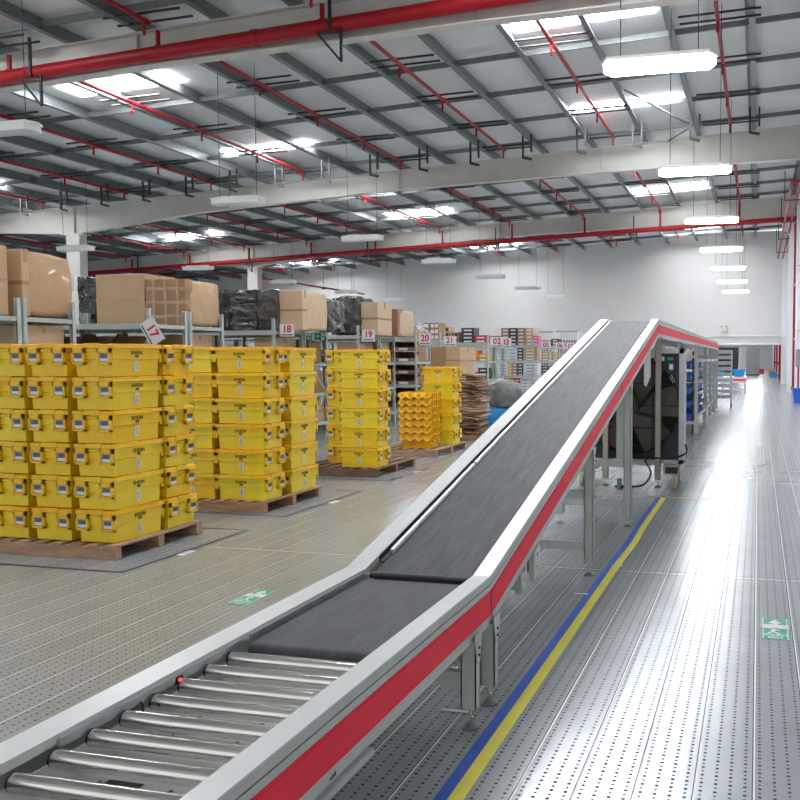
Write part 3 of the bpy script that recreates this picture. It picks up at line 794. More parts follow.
MB().box(-w + .03, w - .03, .36, .37, FZ0 + .03, FZ1 - .03, 'black').build('back_shutter', fan)
b = MB()
for k in range(14):
    z = FZ0 + .08 + k * .105; b.rbar((-w + .04, .345, z), (w - .04, .345, z), .02, .05, 'fanmesh')
b.build('shutter_slats', fan)
MB().cyl((0, .02, cz), (0, .2, cz), .10, 'blade', 20).cyl((0, -.01, cz), (0, .02, cz), .05, 'black', 16).build('hub', fan)
for k in range(6):
    a = 2 * PI * k / 6 + .1; u = Vector((math.cos(a), 0, math.sin(a))); v = Vector((-math.sin(a), 0, math.cos(a)))
    P0 = Vector((0, .12, cz)); vs = []
    for (r_, wd, tw) in ((.09, .10, .05), (.35, .17, .04), (.64, .22, .025)):
        for sg in (-1, 1):
            for th in (0, .006): vs.append(P0 + u * r_ + v * sg * wd + Vector((0, sg * tw + th, 0)))
    fs = []
    for q in (0, 4): fs += [(q, q + 2, q + 6, q + 4), (q + 1, q + 3, q + 7, q + 5), (q, q + 1, q + 5, q + 4), (q + 2, q + 3, q + 7, q + 6)]
    fs += [(0, 1, 3, 2), (8, 9, 11, 10)]
    MB().add(vs, fs, 'blade').build('blade', fan)
b = MB()
for k in range(3):
    z = cz + (-.3, 0, .3)[k]; b.cyl((-w + .03, .03, z), (w - .03, .03, z), .007, 'black', 6)
for k in range(3):
    x = (-.3, 0, .3)[k]; b.cyl((x, .03, FZ0), (x, .03, FZ1 - .03), .007, 'black', 6)
b.build('guard_rods', fan)
MB().box(.33, .46, .002, .008, 1.71, 1.77, 'white').build('nameplate', fan)
MB().box(.50, .58, .002, .008, 1.72, 1.76, 'green').build('nameplate', fan)
MB().box(.52, .585, .002, .008, 1.58, 1.68, 'bluebag').box(.53, .575, .0, .009, 1.60, 1.66, 'white').build('sticker', fan)
MB().add([(.53, .0, 1.50), (.56, 0, 1.52), (.61, 0, 1.43), (.58, 0, 1.41)], [(0, 1, 2, 3)], 'white').build('sticker', fan)
MB().box(w - .25, w - .02, -.26, .6, .20, .32, 'tan').build('base_rail', fan, bevel=.004)
MB().box(w - .22, w - .05, -.262, -.25, .215, .305, 'black').build('base_rail_end', fan)
MB().box(-w + .02, -w + .25, -.26, .6, .20, .32, 'tan').build('base_rail', fan, bevel=.004)
for sx in (-1, 1):
    for y in (-.22, .55):
        x = sx * (w - .10)
        c = MB().cyl((x - .02, y, .085), (x + .02, y, .085), .082, 'wheel', 20).cyl((x - .03, y, .085), (x + .03, y, .085), .02, 'steel', 10)
        c = c.build('caster', fan); MB().box(x - .035, x - .028, y - .04, y + .05, .08, .19, 'galv').box(x + .028, x + .035, y - .04, y + .05, .08, .19, 'galv').box(x - .045, x + .045, y - .05, y + .06, .185, .20, 'galv').build('fork', c)
MB().hose([(w + .0, .2, .56), (w + .03, .1, .54), (w + .03, -.02, .46), (w - .15, -.07, .40), (w - .40, -.10, .40), (w - .50, -.12, .37), (w - .42, -.18, .22), (w - .46, -.24, .10), (w - .58, -.26, .03), (w - .9, -.2, .015)], .014, 'rubber', 8).build('power_cable', fan)
# cabinet in front of the fan
p = at(615, 400, Y=11.1); q = at(629, 400, Y=11.1)
r = thing('control_cabinet', (p.x + .02, 11.1, 0), 'narrow grey green cabinet with a white base before the fan', 'cabinet')
MB().box(0, q.x - p.x, 0, .22, .30, 1.55, 'panel').build('body', r, bevel=.006); MB().box(.01, q.x - p.x - .01, -.006, 0, .34, 1.1, 'panel').build('door', r); MB().box(0, q.x - p.x, -.01, .23, 0.16, .30, 'white').build('base', r); MB().box(.01, .05, .01, .2, 0, .16, 'galvd').box(q.x - p.x - .05, q.x - p.x - .01, .01, .2, 0, .16, 'galvd').build('foot', r)

# blue shelving and trays behind the fan, under the conveyor
r = thing('tray_shelf', (-1.72, 19.6, 0), 'shelf filled with blue trays under the raised conveyor', 'shelf')
for sx in (-.28, .28):
    for sy in (0, 4.6): MB().box(sx - .02, sx + .02, sy - .02, sy + .02, 0, 1.9, 'black').build('post', r)
for k in range(6): MB().box(-.29, .29, -.02, 4.62, .3 + .3 * k, .315 + .3 * k, 'black').build('shelf_board', r)
tr = MB().frus((-.2, .2, -.16, .16), (-.24, .24, -.19, .19), 0, .14, 'blue').box(-.25, .25, -.2, .2, .125, .15, 'blue').build('blue_tray', None, (-1.72, 19.85, .316))
tag(tr, 'blue plastic tray on the dark shelf under the raised conveyor', 'tray', 'blue trays under the conveyor')
for k in range(5):
    for j in range(9):
        if (k, j) == (0, 0) or random.random() < .12: continue
        t = tr.copy(); COL.objects.link(t); t.location = (-1.72 + random.uniform(-.01, .01), 19.85 + j * .48, .316 + .3 * k)

# galvanised trolley at the aisle end of the conveyor
r = thing('shelf_trolley', (-1.33, 30.3, 0), 'galvanised multi shelf trolley on casters at the end of the conveyor', 'trolley')
for sx in (-.42, .42):
    for sy in (0, .8): MB().box(sx - .025, sx + .025, sy - .025, sy + .025, .17, 2.02, 'galv').build('post', r)
for k in range(9):
    z = .34 + k * .195
    MB().add([(-.4, -.03, z + .11), (.4, -.03, z + .11), (.4, .0, z), (-.4, .0, z), (-.4, .8, z), (.4, .8, z), (-.4, .8, z + .01), (.4, .8, z + .01), (-.4, -.02, z + .12), (.4, -.02, z + .12)],
             [(0, 1, 2, 3), (3, 2, 5, 4), (6, 7, 5, 4), (0, 1, 9, 8)], 'galv').build('shelf_board', r)
    MB().box(.395, .43, -.04, -.02, z + .14, z + .18, 'black').build('shelf_clip', r)
for sx in (-.42, .42):
    for sy in (0, .8):
        c = MB().cyl((sx - .02, sy, .07), (sx + .02, sy, .07), .07, 'rubber', 14).build('caster', r)
        MB().box(sx - .03, sx + .03, sy - .04, sy + .04, .14, .18, 'galv').build('fork', c)
# table conveyor in front of the opening, with a blue tote on it
r = thing('short_conveyor', (-1.35, 43.5, 0), 'short white conveyor table with a red strip before the opening', 'conveyor')
MB().box(-1.0, .78, 0, 2.6, .70, .80, 'alu').build('bed', r); MB().box(-1.0, .785, -.012, 0, .60, .70, 'red_strip').box(.78, .79, 0, 2.6, .62, .71, 'red_strip').build('red_strip', r)
MB().box(-1., .78, -.02, 2.6, .50, .60, 'alu').build('side_rail', r)
for sx in (-.4, .72):
    for sy in (.1, 2.4): MB().box(sx - .04, sx + .04, sy - .03, sy + .03, 0, .5, 'leg').build('leg', r)
MB().box(-.4, .72, .08, .12, .15, .2, 'leg').build('cross_bar', r)


def bluetote(loc, lab):
    r = thing('blue_tote', loc, lab, 'tote')
    MB().frus((-.24, .24, -.17, .17), (-.29, .29, -.21, .21), 0, .34, 'bluebag').build('body', r); MB().box(-.31, .31, -.23, .23, .33, .38, 'bluebag').build('rim', r)


bluetote((-.93, 44.0, .80), 'blue tote standing on the short conveyor table'); bluetote((-1.95, 44.0, .80), 'blue tote on the short conveyor half behind the trolley')
tag(MB().box(-.3, 0, 0, .2, 0, .12, 'white').box(-.25, -.1, .02, .18, .12, .16, 'bredbox').build('parcel', None, (-1.3, 44., .80)), 'red and white parcel lying between the blue totes', 'parcel')

# ------------------------------------------------------------------ pallets
def pallet(x0, x1, y0, y1, label, m='wood', h=.13):
    r = thing('wooden_pallet', ((x0 + x1) / 2, (y0 + y1) / 2, 0), label, 'pallet', 'wooden pallets along the aisle')
    w, d = (x1 - x0) / 2, (y1 - y0) / 2
    for y in (-d, -.04, d - .08): MB().box(-w, w, y, y + .08, .0, h - .022, m).build('stringer', r, bevel=.004)
    n = max(5, int(w * 2 / .165))
    for i in range(n):
        a = -w + i * (2 * w - .10) / (n - 1)
        MB().box(a, a + .10, -d - .004, d + .004, h - .022, h, m).build('deck_board', r, bevel=.003)
    return r


pallet(-6.75, -5.38, 6.18, 7.36, 'wooden pallet under the nearest block of yellow totes')
pallet(-6.70, -5.38, 8.46, 9.76, 'wooden pallet under the second block of yellow totes')
pallet(-6.75, -5.40, 11.42, 12.85, 'dark wooden pallet under the third block of yellow totes', 'wooddark')
pallet(-6.75, -5.50, 14.05, 15.65, 'wooden pallet under the nested totes and fourth stack')
pallet(-6.60, -5.62, 17.05, 18.2, 'dark wooden pallet under the pile of flattened cartons', 'wooddark')

# ------------------------------------------------------------------ yellow totes
tote = thing('yellow_tote', (0, 0, 0), 'yellow lidded plastic tote prototype here', 'tote')
b = MB()
b.frus((-.275, .275, -.178, .178), (-.280, .280, -.183, .183), 0, .152, 'yellow').frus((-.288, .288, -.190, .190), (-.290, .290, -.192, .192), .152, .250, 'yellow')
for sx in (-1, 1): b.box(min(sx * .285, sx * .305), max(sx * .285, sx * .305), -.185, .185, .222, .236, 'yellow')
b.build('body', tote, bevel=.004)
b = MB()
b.prism([(-.305, .248), (.305, .248), (.305, .272), (.296, .285), (.02, .290), (.008, .280), (-.008, .280), (-.02, .290), (-.296, .285), (-.305, .272)], 'Y', -.203, .203, 'yellid')
for sgn in (-1, 1): b.box(-.300, .300, min(sgn * .198, sgn * .2065), max(sgn * .198, sgn * .2065), .248, .262, 'yellid')
for sgn in (-1, 1):
    for (ya, yb, zz) in ((-.19, -.10, .280), (-.075, .075, .291), (.10, .19, .280)): b.box(min(sgn * .29, sgn * .309), max(sgn * .29, sgn * .309), ya, yb, .250, zz, 'yellid')
b.build('lid', tote, bevel=.003)
for s in (-1, 1):
    for y in (-.128, .128):
        b = MB(); X0, X1 = sorted((s * .290, s * .322)); w = .062
        b.box(X0, X1, y - w, y - w + .017, .105, .250, 'yellid').box(X0, X1, y + w - .017, y + w, .105, .250, 'yellid').box(X0, X1, y - w, y + w, .105, .126, 'yellid').box(X0, X1, y - w, y + w, .205, .25, 'yellid')
        h = b.build('handle', tote, bevel=.003)
        xa, xb = sorted((s * .310, s * .313))
        q = MB().box(xa, xb, y - .043, y + .043, .132, .200, 'paper')
        xa, xb = sorted((s * .313, s * .3145)); q.box(xa, xb, y - .036, y + .036, .160, .198, 'paperd')
        q.build('label_card', h)
for s, fc in ((-1, 'f'), (1, 'b')):
    yy = s * .1925
    R = Matrix.Translation((0, yy - (-.0 if s < 0 else .0), .208)) @ facing(fc)
    text_obj('SHEIN', .047, 'ink', 'lettering', tote, R)
    R = Matrix.Translation((0, s * .1925, .176)) @ facing(fc)
    text_obj('希音', .024, 'ink', 'lettering', tote, R)
    ya, yb = sorted((s * .181, s * .1862)); q = MB().box(-.022, .022, ya, yb, .045, .137, 'paper')
    ya, yb = sorted((s * .1862, s * .187))
    for k in range(11): q.box(-.012, .012, ya, yb, .056 + k * .0065, .056 + k * .0065 + .0042, 'barc')
    q.build('barcode_label', tote)
TP = .2915; tote.scale = (1.03, 1.03, 1)
tier = {6: ['lowest', 'second from bottom', 'third from bottom', 'third from top', 'second from top', 'topmost'], 5: ['lowest', 'second from bottom', 'middle', 'second from top', 'topmost'],
        7: ['lowest', 'second lowest', 'third lowest', 'middle', 'third from top', 'second from top', 'topmost']}
first = True


def stack(xc, yc, rz, n, desc, group, z0=.13, dirt=0):
    global first
    for k in range(n):
        lab = 'yellow lidded tote, %s in the %s' % (tier[n][k], desc)
        p = (xc + random.uniform(-.006, .006), yc + random.uniform(-.006, .006), z0 + k * TP)
        if first: o = tote; o.location = p; o.rotation_euler.z = rz; first = False
        else: o = dup(tote, p, rz)
        tag(o, lab, 'tote', group)


Z = PI / 2
stack(-5.622, 6.555, Z, 6, 'front right corner column of the nearest pallet', 'totes on the nearest pallet')
stack(-6.085, 6.555, Z, 6, 'middle front column of the nearest pallet', 'totes on the nearest pallet')
stack(-6.545, 6.555, Z, 6, 'left front column of the nearest pallet', 'totes on the nearest pallet')
stack(-5.72, 7.115, 0, 6, 'right rear column of the nearest pallet', 'totes on the nearest pallet')
stack(-5.70, 8.725, 0, 6, 'front right column of the second pallet', 'totes on the second pallet')
stack(-6.36, 8.725, 0, 6, 'front left column of the second pallet', 'totes on the second pallet')
stack(-5.60, 9.40, Z, 6, 'rear right column of the second pallet', 'totes on the second pallet')
stack(-6.08, 9.40, Z, 6, 'rear middle column of the second pallet', 'totes on the second pallet')
stack(-5.72, 11.71, 0, 6, 'front column of the third pallet', 'totes on the third pallet')
stack(-6.29, 12.27, Z, 6, 'rear left column of the third pallet', 'totes on the third pallet')
stack(-5.82, 15.15, 0, 5, 'column behind the nested totes', 'totes on the fourth pallet')

# nested totes
nt_ = thing('nested_tote', (0, 0, 0), 'yellow nested tote prototype here too', 'tote')
b = MB()
for (b0, t0, za, zb) in (((-.27, .27, -.175, .175), (-.29, .29, -.19, .19), 0, .24),):
    # open tapered shell
    B, T = b0, t0
    vs = [(B[0], B[2], za), (B[1], B[2], za), (B[1], B[3], za), (B[0], B[3], za), (T[0], T[2], zb), (T[1], T[2], zb), (T[1], T[3], zb), (T[0], T[3], zb)]
    b.add(vs, [(0, 1, 2, 3), (0, 1, 5, 4), (1, 2, 6, 5), (2, 3, 7, 6), (3, 0, 4, 7)], 'yelnest')
b.box(-.305, .305, -.205, -.185, .235, .255, 'yelnest').box(-.305, .305, .185, .205, .235, .255, 'yelnest').box(-.305, -.285, -.19, .19, .235, .255, 'yelnest').box(.285, .305, -.19, .19, .235, .255, 'yelnest')
b.build('body', nt_)
for s in (-1, 1):
    b = MB(); N = 48; top = []; bot = []
    for i in range(N + 1):
        x = -.315 + .63 * i / N; wv = .5 - .5 * math.cos(2 * PI * 4 * i / N)
        z = .135 + .045 * (1 - wv)
        top.append((x, s * .208, .255)); bot.append((x, s * (.262 + .006 * wv), z))
    vs = top + bot + [(x, y - s * .012, z) for x, y, z in top] + [(x, y - s * .012, z) for x, y, z in bot]; n = N + 1
    fs = []
    for i in range(N): fs += [(i, i + 1, n + i + 1, n + i), (2 * n + i, 2 * n + i + 1, 3 * n + i + 1, 3 * n + i), (n + i, n + i + 1, 3 * n + i + 1, 3 * n + i), (i, i + 1, 2 * n + i + 1, 2 * n + i)]
    b.add(vs, fs, 'yelnest')
    for i in range(4): b.box(-.27 + i * .157, -.20 + i * .157, min(s * .232, s * .252), max(s * .232, s * .252), .185, .235, 'yelnest')
    b.build('lid_flap', nt_)
for s in (-1, 1):
    for y in (-.10, .10):
        X0, X1 = sorted((s * .29, s * .32))
        MB().box(X0, X1, y - .06, y - .045, .12, .24, 'yelnest').box(X0, X1, y + .045, y + .06, .12, .24, 'yelnest').box(X0, X1, y - .06, y + .06, .12, .14, 'yelnest').build('handle', nt_)
for k in range(7):
    o = nt_ if k == 0 else dup(nt_, (0, 0, 0))
    o.location = (-5.96, 14.42, .13 + k * .125)
    tag(o, 'orange yellow nested tote, %s in the wavy edged nested pile' % tier[7][k], 'tote', 'nested totes on the fourth pallet')

# ------------------------------------------------------------------ flattened carton pile
for k in range(24):
    w, d = random.uniform(.28, .35), random.uniform(.32, .42); z = .131 + k * .0535; h = random.uniform(.026, .040)
    n = 8; vs = []; ph = random.uniform(0, 6)
    for zz in (0, h):
        for i in range(n + 1):
            x = -w + 2 * w * i / n
            sag = -.008 * abs(i - n / 2) * (1 if k > 3 else .2) + .004 * math.sin(i * 1.7 + ph)
            vs += [(x, -d + random.uniform(-.03, .03), zz + sag + .0165), (x, d + random.uniform(-.03, .03), zz + sag + .016)]
    m_ = 2 * (n + 1); fs = []
    for i in range(n): fs += [(2 * i, 2 * i + 1, 2 * i + 3, 2 * i + 2), (m_ + 2 * i, m_ + 2 * i + 1, m_ + 2 * i + 3, m_ + 2 * i + 2), (2 * i, 2 * i + 2, m_ + 2 * i + 2, m_ + 2 * i), (2 * i + 1, 2 * i + 3, m_ + 2 * i + 3, m_ + 2 * i + 1)]
    fs += [(0, 1, m_ + 1, m_), (2 * n, 2 * n + 1, m_ + 2 * n + 1, m_ + 2 * n)]
    o = MB().add(vs, fs, random.choice(['cardd', 'wooddark', 'cardd', 'card'])).build('flattened_carton', None, (-6.09 + random.uniform(-.04, .04) - (.05 if k > 14 else 0), 17.55 + random.uniform(-.05, .05), z), random.uniform(-.06, .06))
    tag(o, 'flattened brown carton in the tied pile beside the yellow totes', 'cardboard', 'flattened cartons in the pile')

# ------------------------------------------------------------------ lumpy goods
def lump(name, size, seed, amp, matn, loc, label, cat='bundle', group=None, rnd=.25, sub=10, rz=0, rope=None, parent=None, flat=.06):
    bm = bmesh.new(); bmesh.ops.create_cube(bm, size=2.)
    bmesh.ops.subdivide_edges(bm, edges=bm.edges, cuts=sub, use_grid_fill=True)
    for v in bm.verts:
        c = v.co.copy(); sph = c.normalized() * 1.25
        c = c.lerp(sph, rnd)
        nn = noise.noise_vector(c * 2.2 + Vector((seed, seed * 2, 0))) * amp + noise.noise_vector(c * 6 + Vector((0, seed, seed))) * amp * .35
        c += nn
        c = Vector((c.x * size[0] / 2, c.y * size[1] / 2, (c.z + 1) * size[2] / 2))
        if c.z < 0: c.z *= flat
        v.co = c
    zmin = min(v.co.z for v in bm.verts)
    for v in bm.verts: v.co.z -= zmin
    me = bpy.data.meshes.new(name); bm.to_mesh(me); bm.free()
    for p in me.polygons: p.use_smooth = True
    me.materials.append(M[matn])
    o = bpy.data.objects.new(name, me); COL.objects.link(o); o.location = loc; o.rotation_euler.z = rz; o.parent = parent
    if label: tag(o, label, cat, group)
    return o


def carton(x0, x1, y0, y1, z0, h, label, m='card', tape=True, group=None, cat='carton', rz=0, grid=False, open_=False):
    w, d = (x1 - x0) / 2, (y1 - y0) / 2
    r = thing('carton', ((x0 + x1) / 2, (y0 + y1) / 2, z0), label, cat, group, rz)
    b = MB(); vs = []
    n = 4; bow = .02 * h
    b.box(-w, w, -d, d, 0, h, m); body = b.build('box_body', r, bevel=min(.012, h * .04))
    MB().box(-w - .001, w + .001, -.004, .004, h, h + .002, 'cardd').build('top_seam', r)
    if tape:
        t = MB(); e = .003
        t.box(-w - e, w + e, -.03, .03, h, h + e, 'tape').box(w, w + e, -.03, .03, h - .2 * h, h, 'tape').box(-w - e, -w, -.03, .03, h * .8, h, 'tape')
        t.box(-w, w, -d - e, -d, h * .47, h * .53, 'tape').box(w, w + e, -d, d, h * .47, h * .53, 'tape')
        if grid:
            for q in (.2, .8):
                t.box(-w, w, -d - e, -d, h * q - .025, h * q + .025, 'tape'); t.box(-w + 2 * w * q - .025, -w + 2 * w * q + .025, -d - e * 1.3, -d, 0, h, 'tape')
            t.box(-.025, .025, -d - e * 1.3, -d, 0, h, 'tape')
        t.build('tape', r)
    return r


# ------------------------------------------------------------------ racks
ZS = (.36, 1.00, 1.64, 2.28)
XE = -9.2


def rack(y0, y1, nbay, label, xr=XE, levels=ZS, ztopp=2.52):
    r = thing('storage_rack', (xr, y0, 0), label, 'rack', 'grey storage racks')
    D = y1 - y0; BW = 2.0
    for i in range(nbay + 1):
        x = -i * BW
        for y in (0, D - .055):
            b = MB().box(x - .055, x - .051, y, y + .055, 0, ztopp, 'rack').box(x - .004, x, y, y + .055, 0, ztopp, 'rack').box(x - .051, x - .004, y if y == 0 else y + .051, (y if y == 0 else y + .051) + .004, 0, ztopp, 'rack')
            b.build('upright', r)
        b = MB()
        for k in range(2):
            za, zb = .2 + k * .8, .2 + (k + 1) * .8
            if k % 2: za, zb = zb, za
            b.rbar((x - .027, .05, za), (x - .027, D - .05, zb), .02, .03, 'rack')
        b.build('end_brace', r)
    for z in levels:
        for i in range(nbay):
            x = -i * BW
            b = MB().box(x - BW + .0, x - .055, .0, .03, z - .08, z + .012, 'rack').box(x - BW + .0, x - .055, D - .03, D, z - .08, z + .012, 'rack')
            b.box(x - .04, x - .006, .05, D - .05, z - .06, z, 'rack').box(x - BW, x - BW + .03, .05, D - .05, z - .06, z, 'rack')
            b.box(x - BW + .02, x - .055, .03, D - .03, z - .015, z, 'rackd')
            b.build('shelf', r)
    return r


racks = [  # y0, y1, bays, text
    (8.22, 9.06, 2, 'grey storage rack at the far left, nearest front row'),
    (9.10, 9.96, 2, 'grey storage rack at the far left, back to back row under the bulging carton'),
    (11.42, 12.33, 3, 'grey storage rack with the tilted sign 17 on its end'),
    (12.40, 13.32, 3, 'grey storage rack behind the one signed 17'),
    (14.93, 16.02, 3, 'grey storage rack with sign 18 on its end'),
    (16.08, 17.05, 3, 'grey storage rack behind sign 18 with a green exit sign'),
    (18.55, 19.66, 3, 'grey storage rack with sign 19 on its end'),
    (19.70, 20.62, 3, 'grey storage rack behind the one signed 19'),
    (22.05, 23.1, 3, 'grey storage rack of small bins with sign 20'),
    (23.9, 24.9, 3, 'grey storage rack with sign 21 on its end'),
    (28.5, 29.4, 4, 'grey storage rack of shoe boxes with sign 02'),
    (29.5, 30.4, 4, 'grey storage rack behind the one signed 02'),
    (34.6, 35.5, 5, 'grey storage rack with sign 05 on its end'),
    (37.6, 38.5, 5, 'grey storage rack with sign 06 on its end'),
    (40.5, 41.4, 5, 'grey storage rack farthest along the aisle beside the incline'),
]
for y0, y1, nb, lab in racks: rack(y0, y1, nb, lab)


def sign(px, py, y, w, h, txt, lab, tilt=0., dx=0, s=1.):
    c = at(px, py, Y=y - .01)
    r = thing('aisle_sign', (c.x, y - .012, c.z), lab, 'sign', 'white aisle number signs')
    T = Matrix.Rotation(tilt, 4, 'Y')
    b = MB(); b.box(-w / 2, w / 2, -.004, .004, -h / 2, h / 2, 'paper', T.to_3x3().to_4x4()); b.build('panel', r)
    b = MB()
    for k in range(9): b.box(-w * .40 + k * w * .09, -w * .40 + k * w * .09 + w * .07, -.006, -.004, -h * .42, -h * .33, 'ink', T)
    b.build('small_print', r)
    text_obj(txt, h * .78, 'redink', 'number', r, T @ Matrix.Translation((0, -.006, h * .05)) @ facing('f'))
    b = MB(); b.box(-w / 2, w / 2, -.007, -.004, h / 2 - .006, h / 2, 'grey', T).box(-w / 2, -w / 2 + .006, -.007, -.004, -h / 2, h / 2, 'grey', T).box(w / 2 - .006, w / 2, -.007, -.004, -h / 2, h / 2, 'grey', T); b.build('edge_trim', r)
    return r


sign(152, 331.5, 11.38, .42, .27, '17', 'white sign with red number 17 hanging tilted', tilt=1.02)
sign(287, 330, 14.9, .31, .25, '18', 'white sign with red number 18 on the rack end')
sign(368.5, 335, 18.5, .33, .27, '19', 'white sign with red number 19 on the rack end')
sign(425, 339, 22.0, .36, .31, '20', 'white sign with red number 20 on the rack end')
sign(450, 341, 23.85, .40, .29, '21', 'white sign with red number 21 above the cartons')
sign(505.5, 343, 29.46, .46, .36, '03', 'white sign with red number 03 half behind sign 02')
sign(497, 342, 28.4, .50, .36, '02', 'white sign with red number 02 on the rack end')
sign(546, 345.5, 34.5, .40, .34, '05', 'white sign with red number 05 beside the incline')
sign(560, 346, 37.5, .40, .34, '06', 'white sign with red number 06 beside the incline')
sign(570.5, 346.5, 40.4, .40, .34, '07', 'white sign with red number 07 beside the incline')
# green exit sign on rack 18
c = at(316, 337.5, Y=16.04)
r = thing('exit_sign', (c.x, 16.04, c.z), 'green exit sign with a white arrow hanging on the rack behind 18', 'sign')
MB().box(-.115, .115, -.006, .006, -.105, .105, 'green').build('panel', r)
MB().box(-.09, -.03, -.009, -.006, -.06, .08, 'white').box(.0, .05, -.009, -.006, .015, .04, 'white').add([(.04, -.009, .065), (.04, -.009, -.01), (.09, -.009, .028)], [(0, 1, 2)], 'white').box(-.02, .09, -.009, -.006, -.075, -.055, 'white').build('pictogram', r)
MB().cyl((-.1, 0, .1), (-.1, 0, .17), .003, 'black', 6).cyl((.1, 0, .1), (.1, 0, .17), .003, 'black', 6).build('wire', r)


# goods on top of the racks: placed from where the photograph shows them, resting on z = 2.29
ZR = 2.294


def span(xa, xb, y): return at(xa, 330, Y=y).x, at(xb, 330, Y=y).x


def hgt(y_px, x_px, y): return at(x_px, y_px, Y=y).z - ZR


# row 16
h = at(8, 246, X=-9.28).z - ZR
carton(-10.2, -9.28, 8.12, 8.96, ZR, h, 'tall pale carton at the far left edge on the rack', 'card')
h = at(24, 249, X=-9.25).z - ZR
r = carton(-10.05, -9.25, 9.14, 9.26, ZR, h, 'bulging taped carton wrapped at its rounded end, second from left', 'card')
lump('bulging_side', (.765, .84, h * .985), 3.3, .025, 'card', (-.004, .40, 0), None, rnd=.36, sub=12, parent=r)
lump('wrap_patch', (.26, .2, .26), 8, .12, 'filmw', (.16, .84, .38), None, rnd=.4, sub=6, parent=r)
carton(-9.95, -9.3, 9.20, 9.85, 1.646, .54, 'carton on the shelf below the bulging carton', 'card')
carton(-10.9, -10.0, 9.15, 9.85, 1.646, .54, 'carton on the far left shelf under the top deck', 'card')
# row 17
h = hgt(277, 90, 12.5)
x0, x1 = span(76, 97, 12.45)
lump('film_bundle', (x1 - x0, .7, h), 5, .16, 'film', ((x0 + x1) / 2, 12.86, ZR), 'black plastic wrapped bundle between two cartons at the left', group='wrapped bundles on the racks', rnd=.12, sub=14)
x0, x1 = span(97, 145.5, 12.42)
carton(x0, x1, 12.42, 13.2, ZR, hgt(274, 120, 12.42), 'glossy film covered pale carton above sign 17', 'card')
x0, x1 = span(146.5, 186, 12.42)
h = hgt(279, 170, 12.42)
r = carton(x0, x1, 12.42, 12.62, ZR, h, 'carton with a front painted in shade, a grid of tape and a rounded back end', 'cardd', grid=True)  # same cardboard as the side; darker colour paints the front's shade
lump('bulging_side', (x1 - x0, .85, h * 1.0), 6, .025, 'card', (0.006, .40, 0), None, rnd=.22, sub=12, parent=r)
x0, x1 = -10.4, -9.35
carton(x0 + .45, x1, 12.5, 13.2, 1.646, .5, 'carton under the top shelf right of sign 17', 'card')
for k in range(3):
    x = -9.45 - .62 * k
    MBb = MB(); w = .27
    MBb.box(-w, w, -.2, .25, 0, .012, 'cardd').box(-w, w, .24, .25, 0, .46, 'cardd').box(-w, w, -.2, -.19, 0, .2, 'cardd')
    for sx in (-1, 1): MBb.add([(sx * w, -.2, 0), (sx * w, .25, 0), (sx * w, .25, .5), (sx * w, 0.1, .5), (sx * w, -.2, .2)], [(0, 1, 2, 3, 4)], 'cardd')
    tag(MBb.build('picking_bin', None, (x - .35, 11.75, 1.646)), 'open brown cardboard bin on the shelf behind the nearest totes', 'bin', 'picking bins on rack 17')
# row 18
x0, x1 = span(216, 231, 14.98); h = hgt(290, 225, 15.0)
lump('film_bundle', (.5, .8, h), 11, .14, 'film', ((x0 + x1) / 2 - .1, 15.45, ZR), 'black film bundle behind the grid taped carton', group='wrapped bundles on the racks', rnd=.15, sub=12)
x0, x1 = span(230, 256, 14.98); h = hgt(290, 243, 15.0)
for k in range(3):
    lump('bagged_bundle', (x1 - x0, .8, h / 3 * 1.03), 20 + k, .10, 'filmg', ((x0 + x1) / 2, 15.4, ZR + k * h / 3), 'grey film wrapped bundle, %s of the three left of carton 18' % ('lowest', 'middle', 'topmost')[k], group='wrapped bundles on the racks', rnd=.12, sub=12)
x0, x1 = span(256.5, 277, 14.98)
lump('bagged_bundle', (x1 - x0, .8, h * 1.0), 31, .08, 'filmg', ((x0 + x1) / 2, 15.4, ZR), 'tall grey film wrapped bundle touching the carton above sign 18', group='wrapped bundles on the racks', rnd=.15, sub=14)
x0, x1 = span(276, 303, 15.1); h = hgt(290, 290, 15.1)
r = carton(x0, x1, 15.1, 15.3, ZR, h, 'pale carton with film standing above sign 18', 'cardl')
lump('bulging_side', (x1 - x0, .9, h * .985), 9, .02, 'cardl', (.008, .43, 0), None, rnd=.2, sub=12, parent=r)
x0, x1 = span(307, 328, 16.12); h = hgt(300, 315, 16.12)
lump('film_bundle', (x1 - x0, .8, h), 41, .16, 'film', ((x0 + x1) / 2 - .03, 16.55, ZR), 'black film bundle above the green exit sign', group='wrapped bundles on the racks', rnd=.12, sub=12)
x0, x1 = span(314, 336, 16.9)
carton(-9.9, -9.3, 16.42, 16.95, 1.646, .5, 'brown carton on the shelf below the green exit sign', 'cardd')
carton(-9.75, -9.3, 15.1, 15.9, 1.646, .5, 'carton on the shelf just below sign 18', 'card')
lump('wrapped_clothes', (.8, .6, .30), 51, .2, 'pink', (-10.35, 15.35, 1.646), 'pink wrapped clothes on the shelf left of sign 18', 'clothes', rnd=.3)
lump('wrapped_clothes', (.5, .55, .35), 53, .2, 'filmw', (-11.15, 15.35, 1.646), 'white wrapped clothes on the shelf left of the pink ones', 'clothes', rnd=.3)
for k, (y, z, m) in enumerate(((16.45, 1.006, 'cardd'), (16.5, .366, 'card'), (15.2, 1.006, 'cardd'), (15.3, .366, 'cardd'))):
    carton(-9.85, -9.28, y, y + .5, z, .46, ['brown carton on the middle shelf between second and third totes', 'carton on the low shelf between second and third totes', 'brown carton on the middle shelf below sign 18', 'brown carton on the low shelf below sign 18'][k], m)
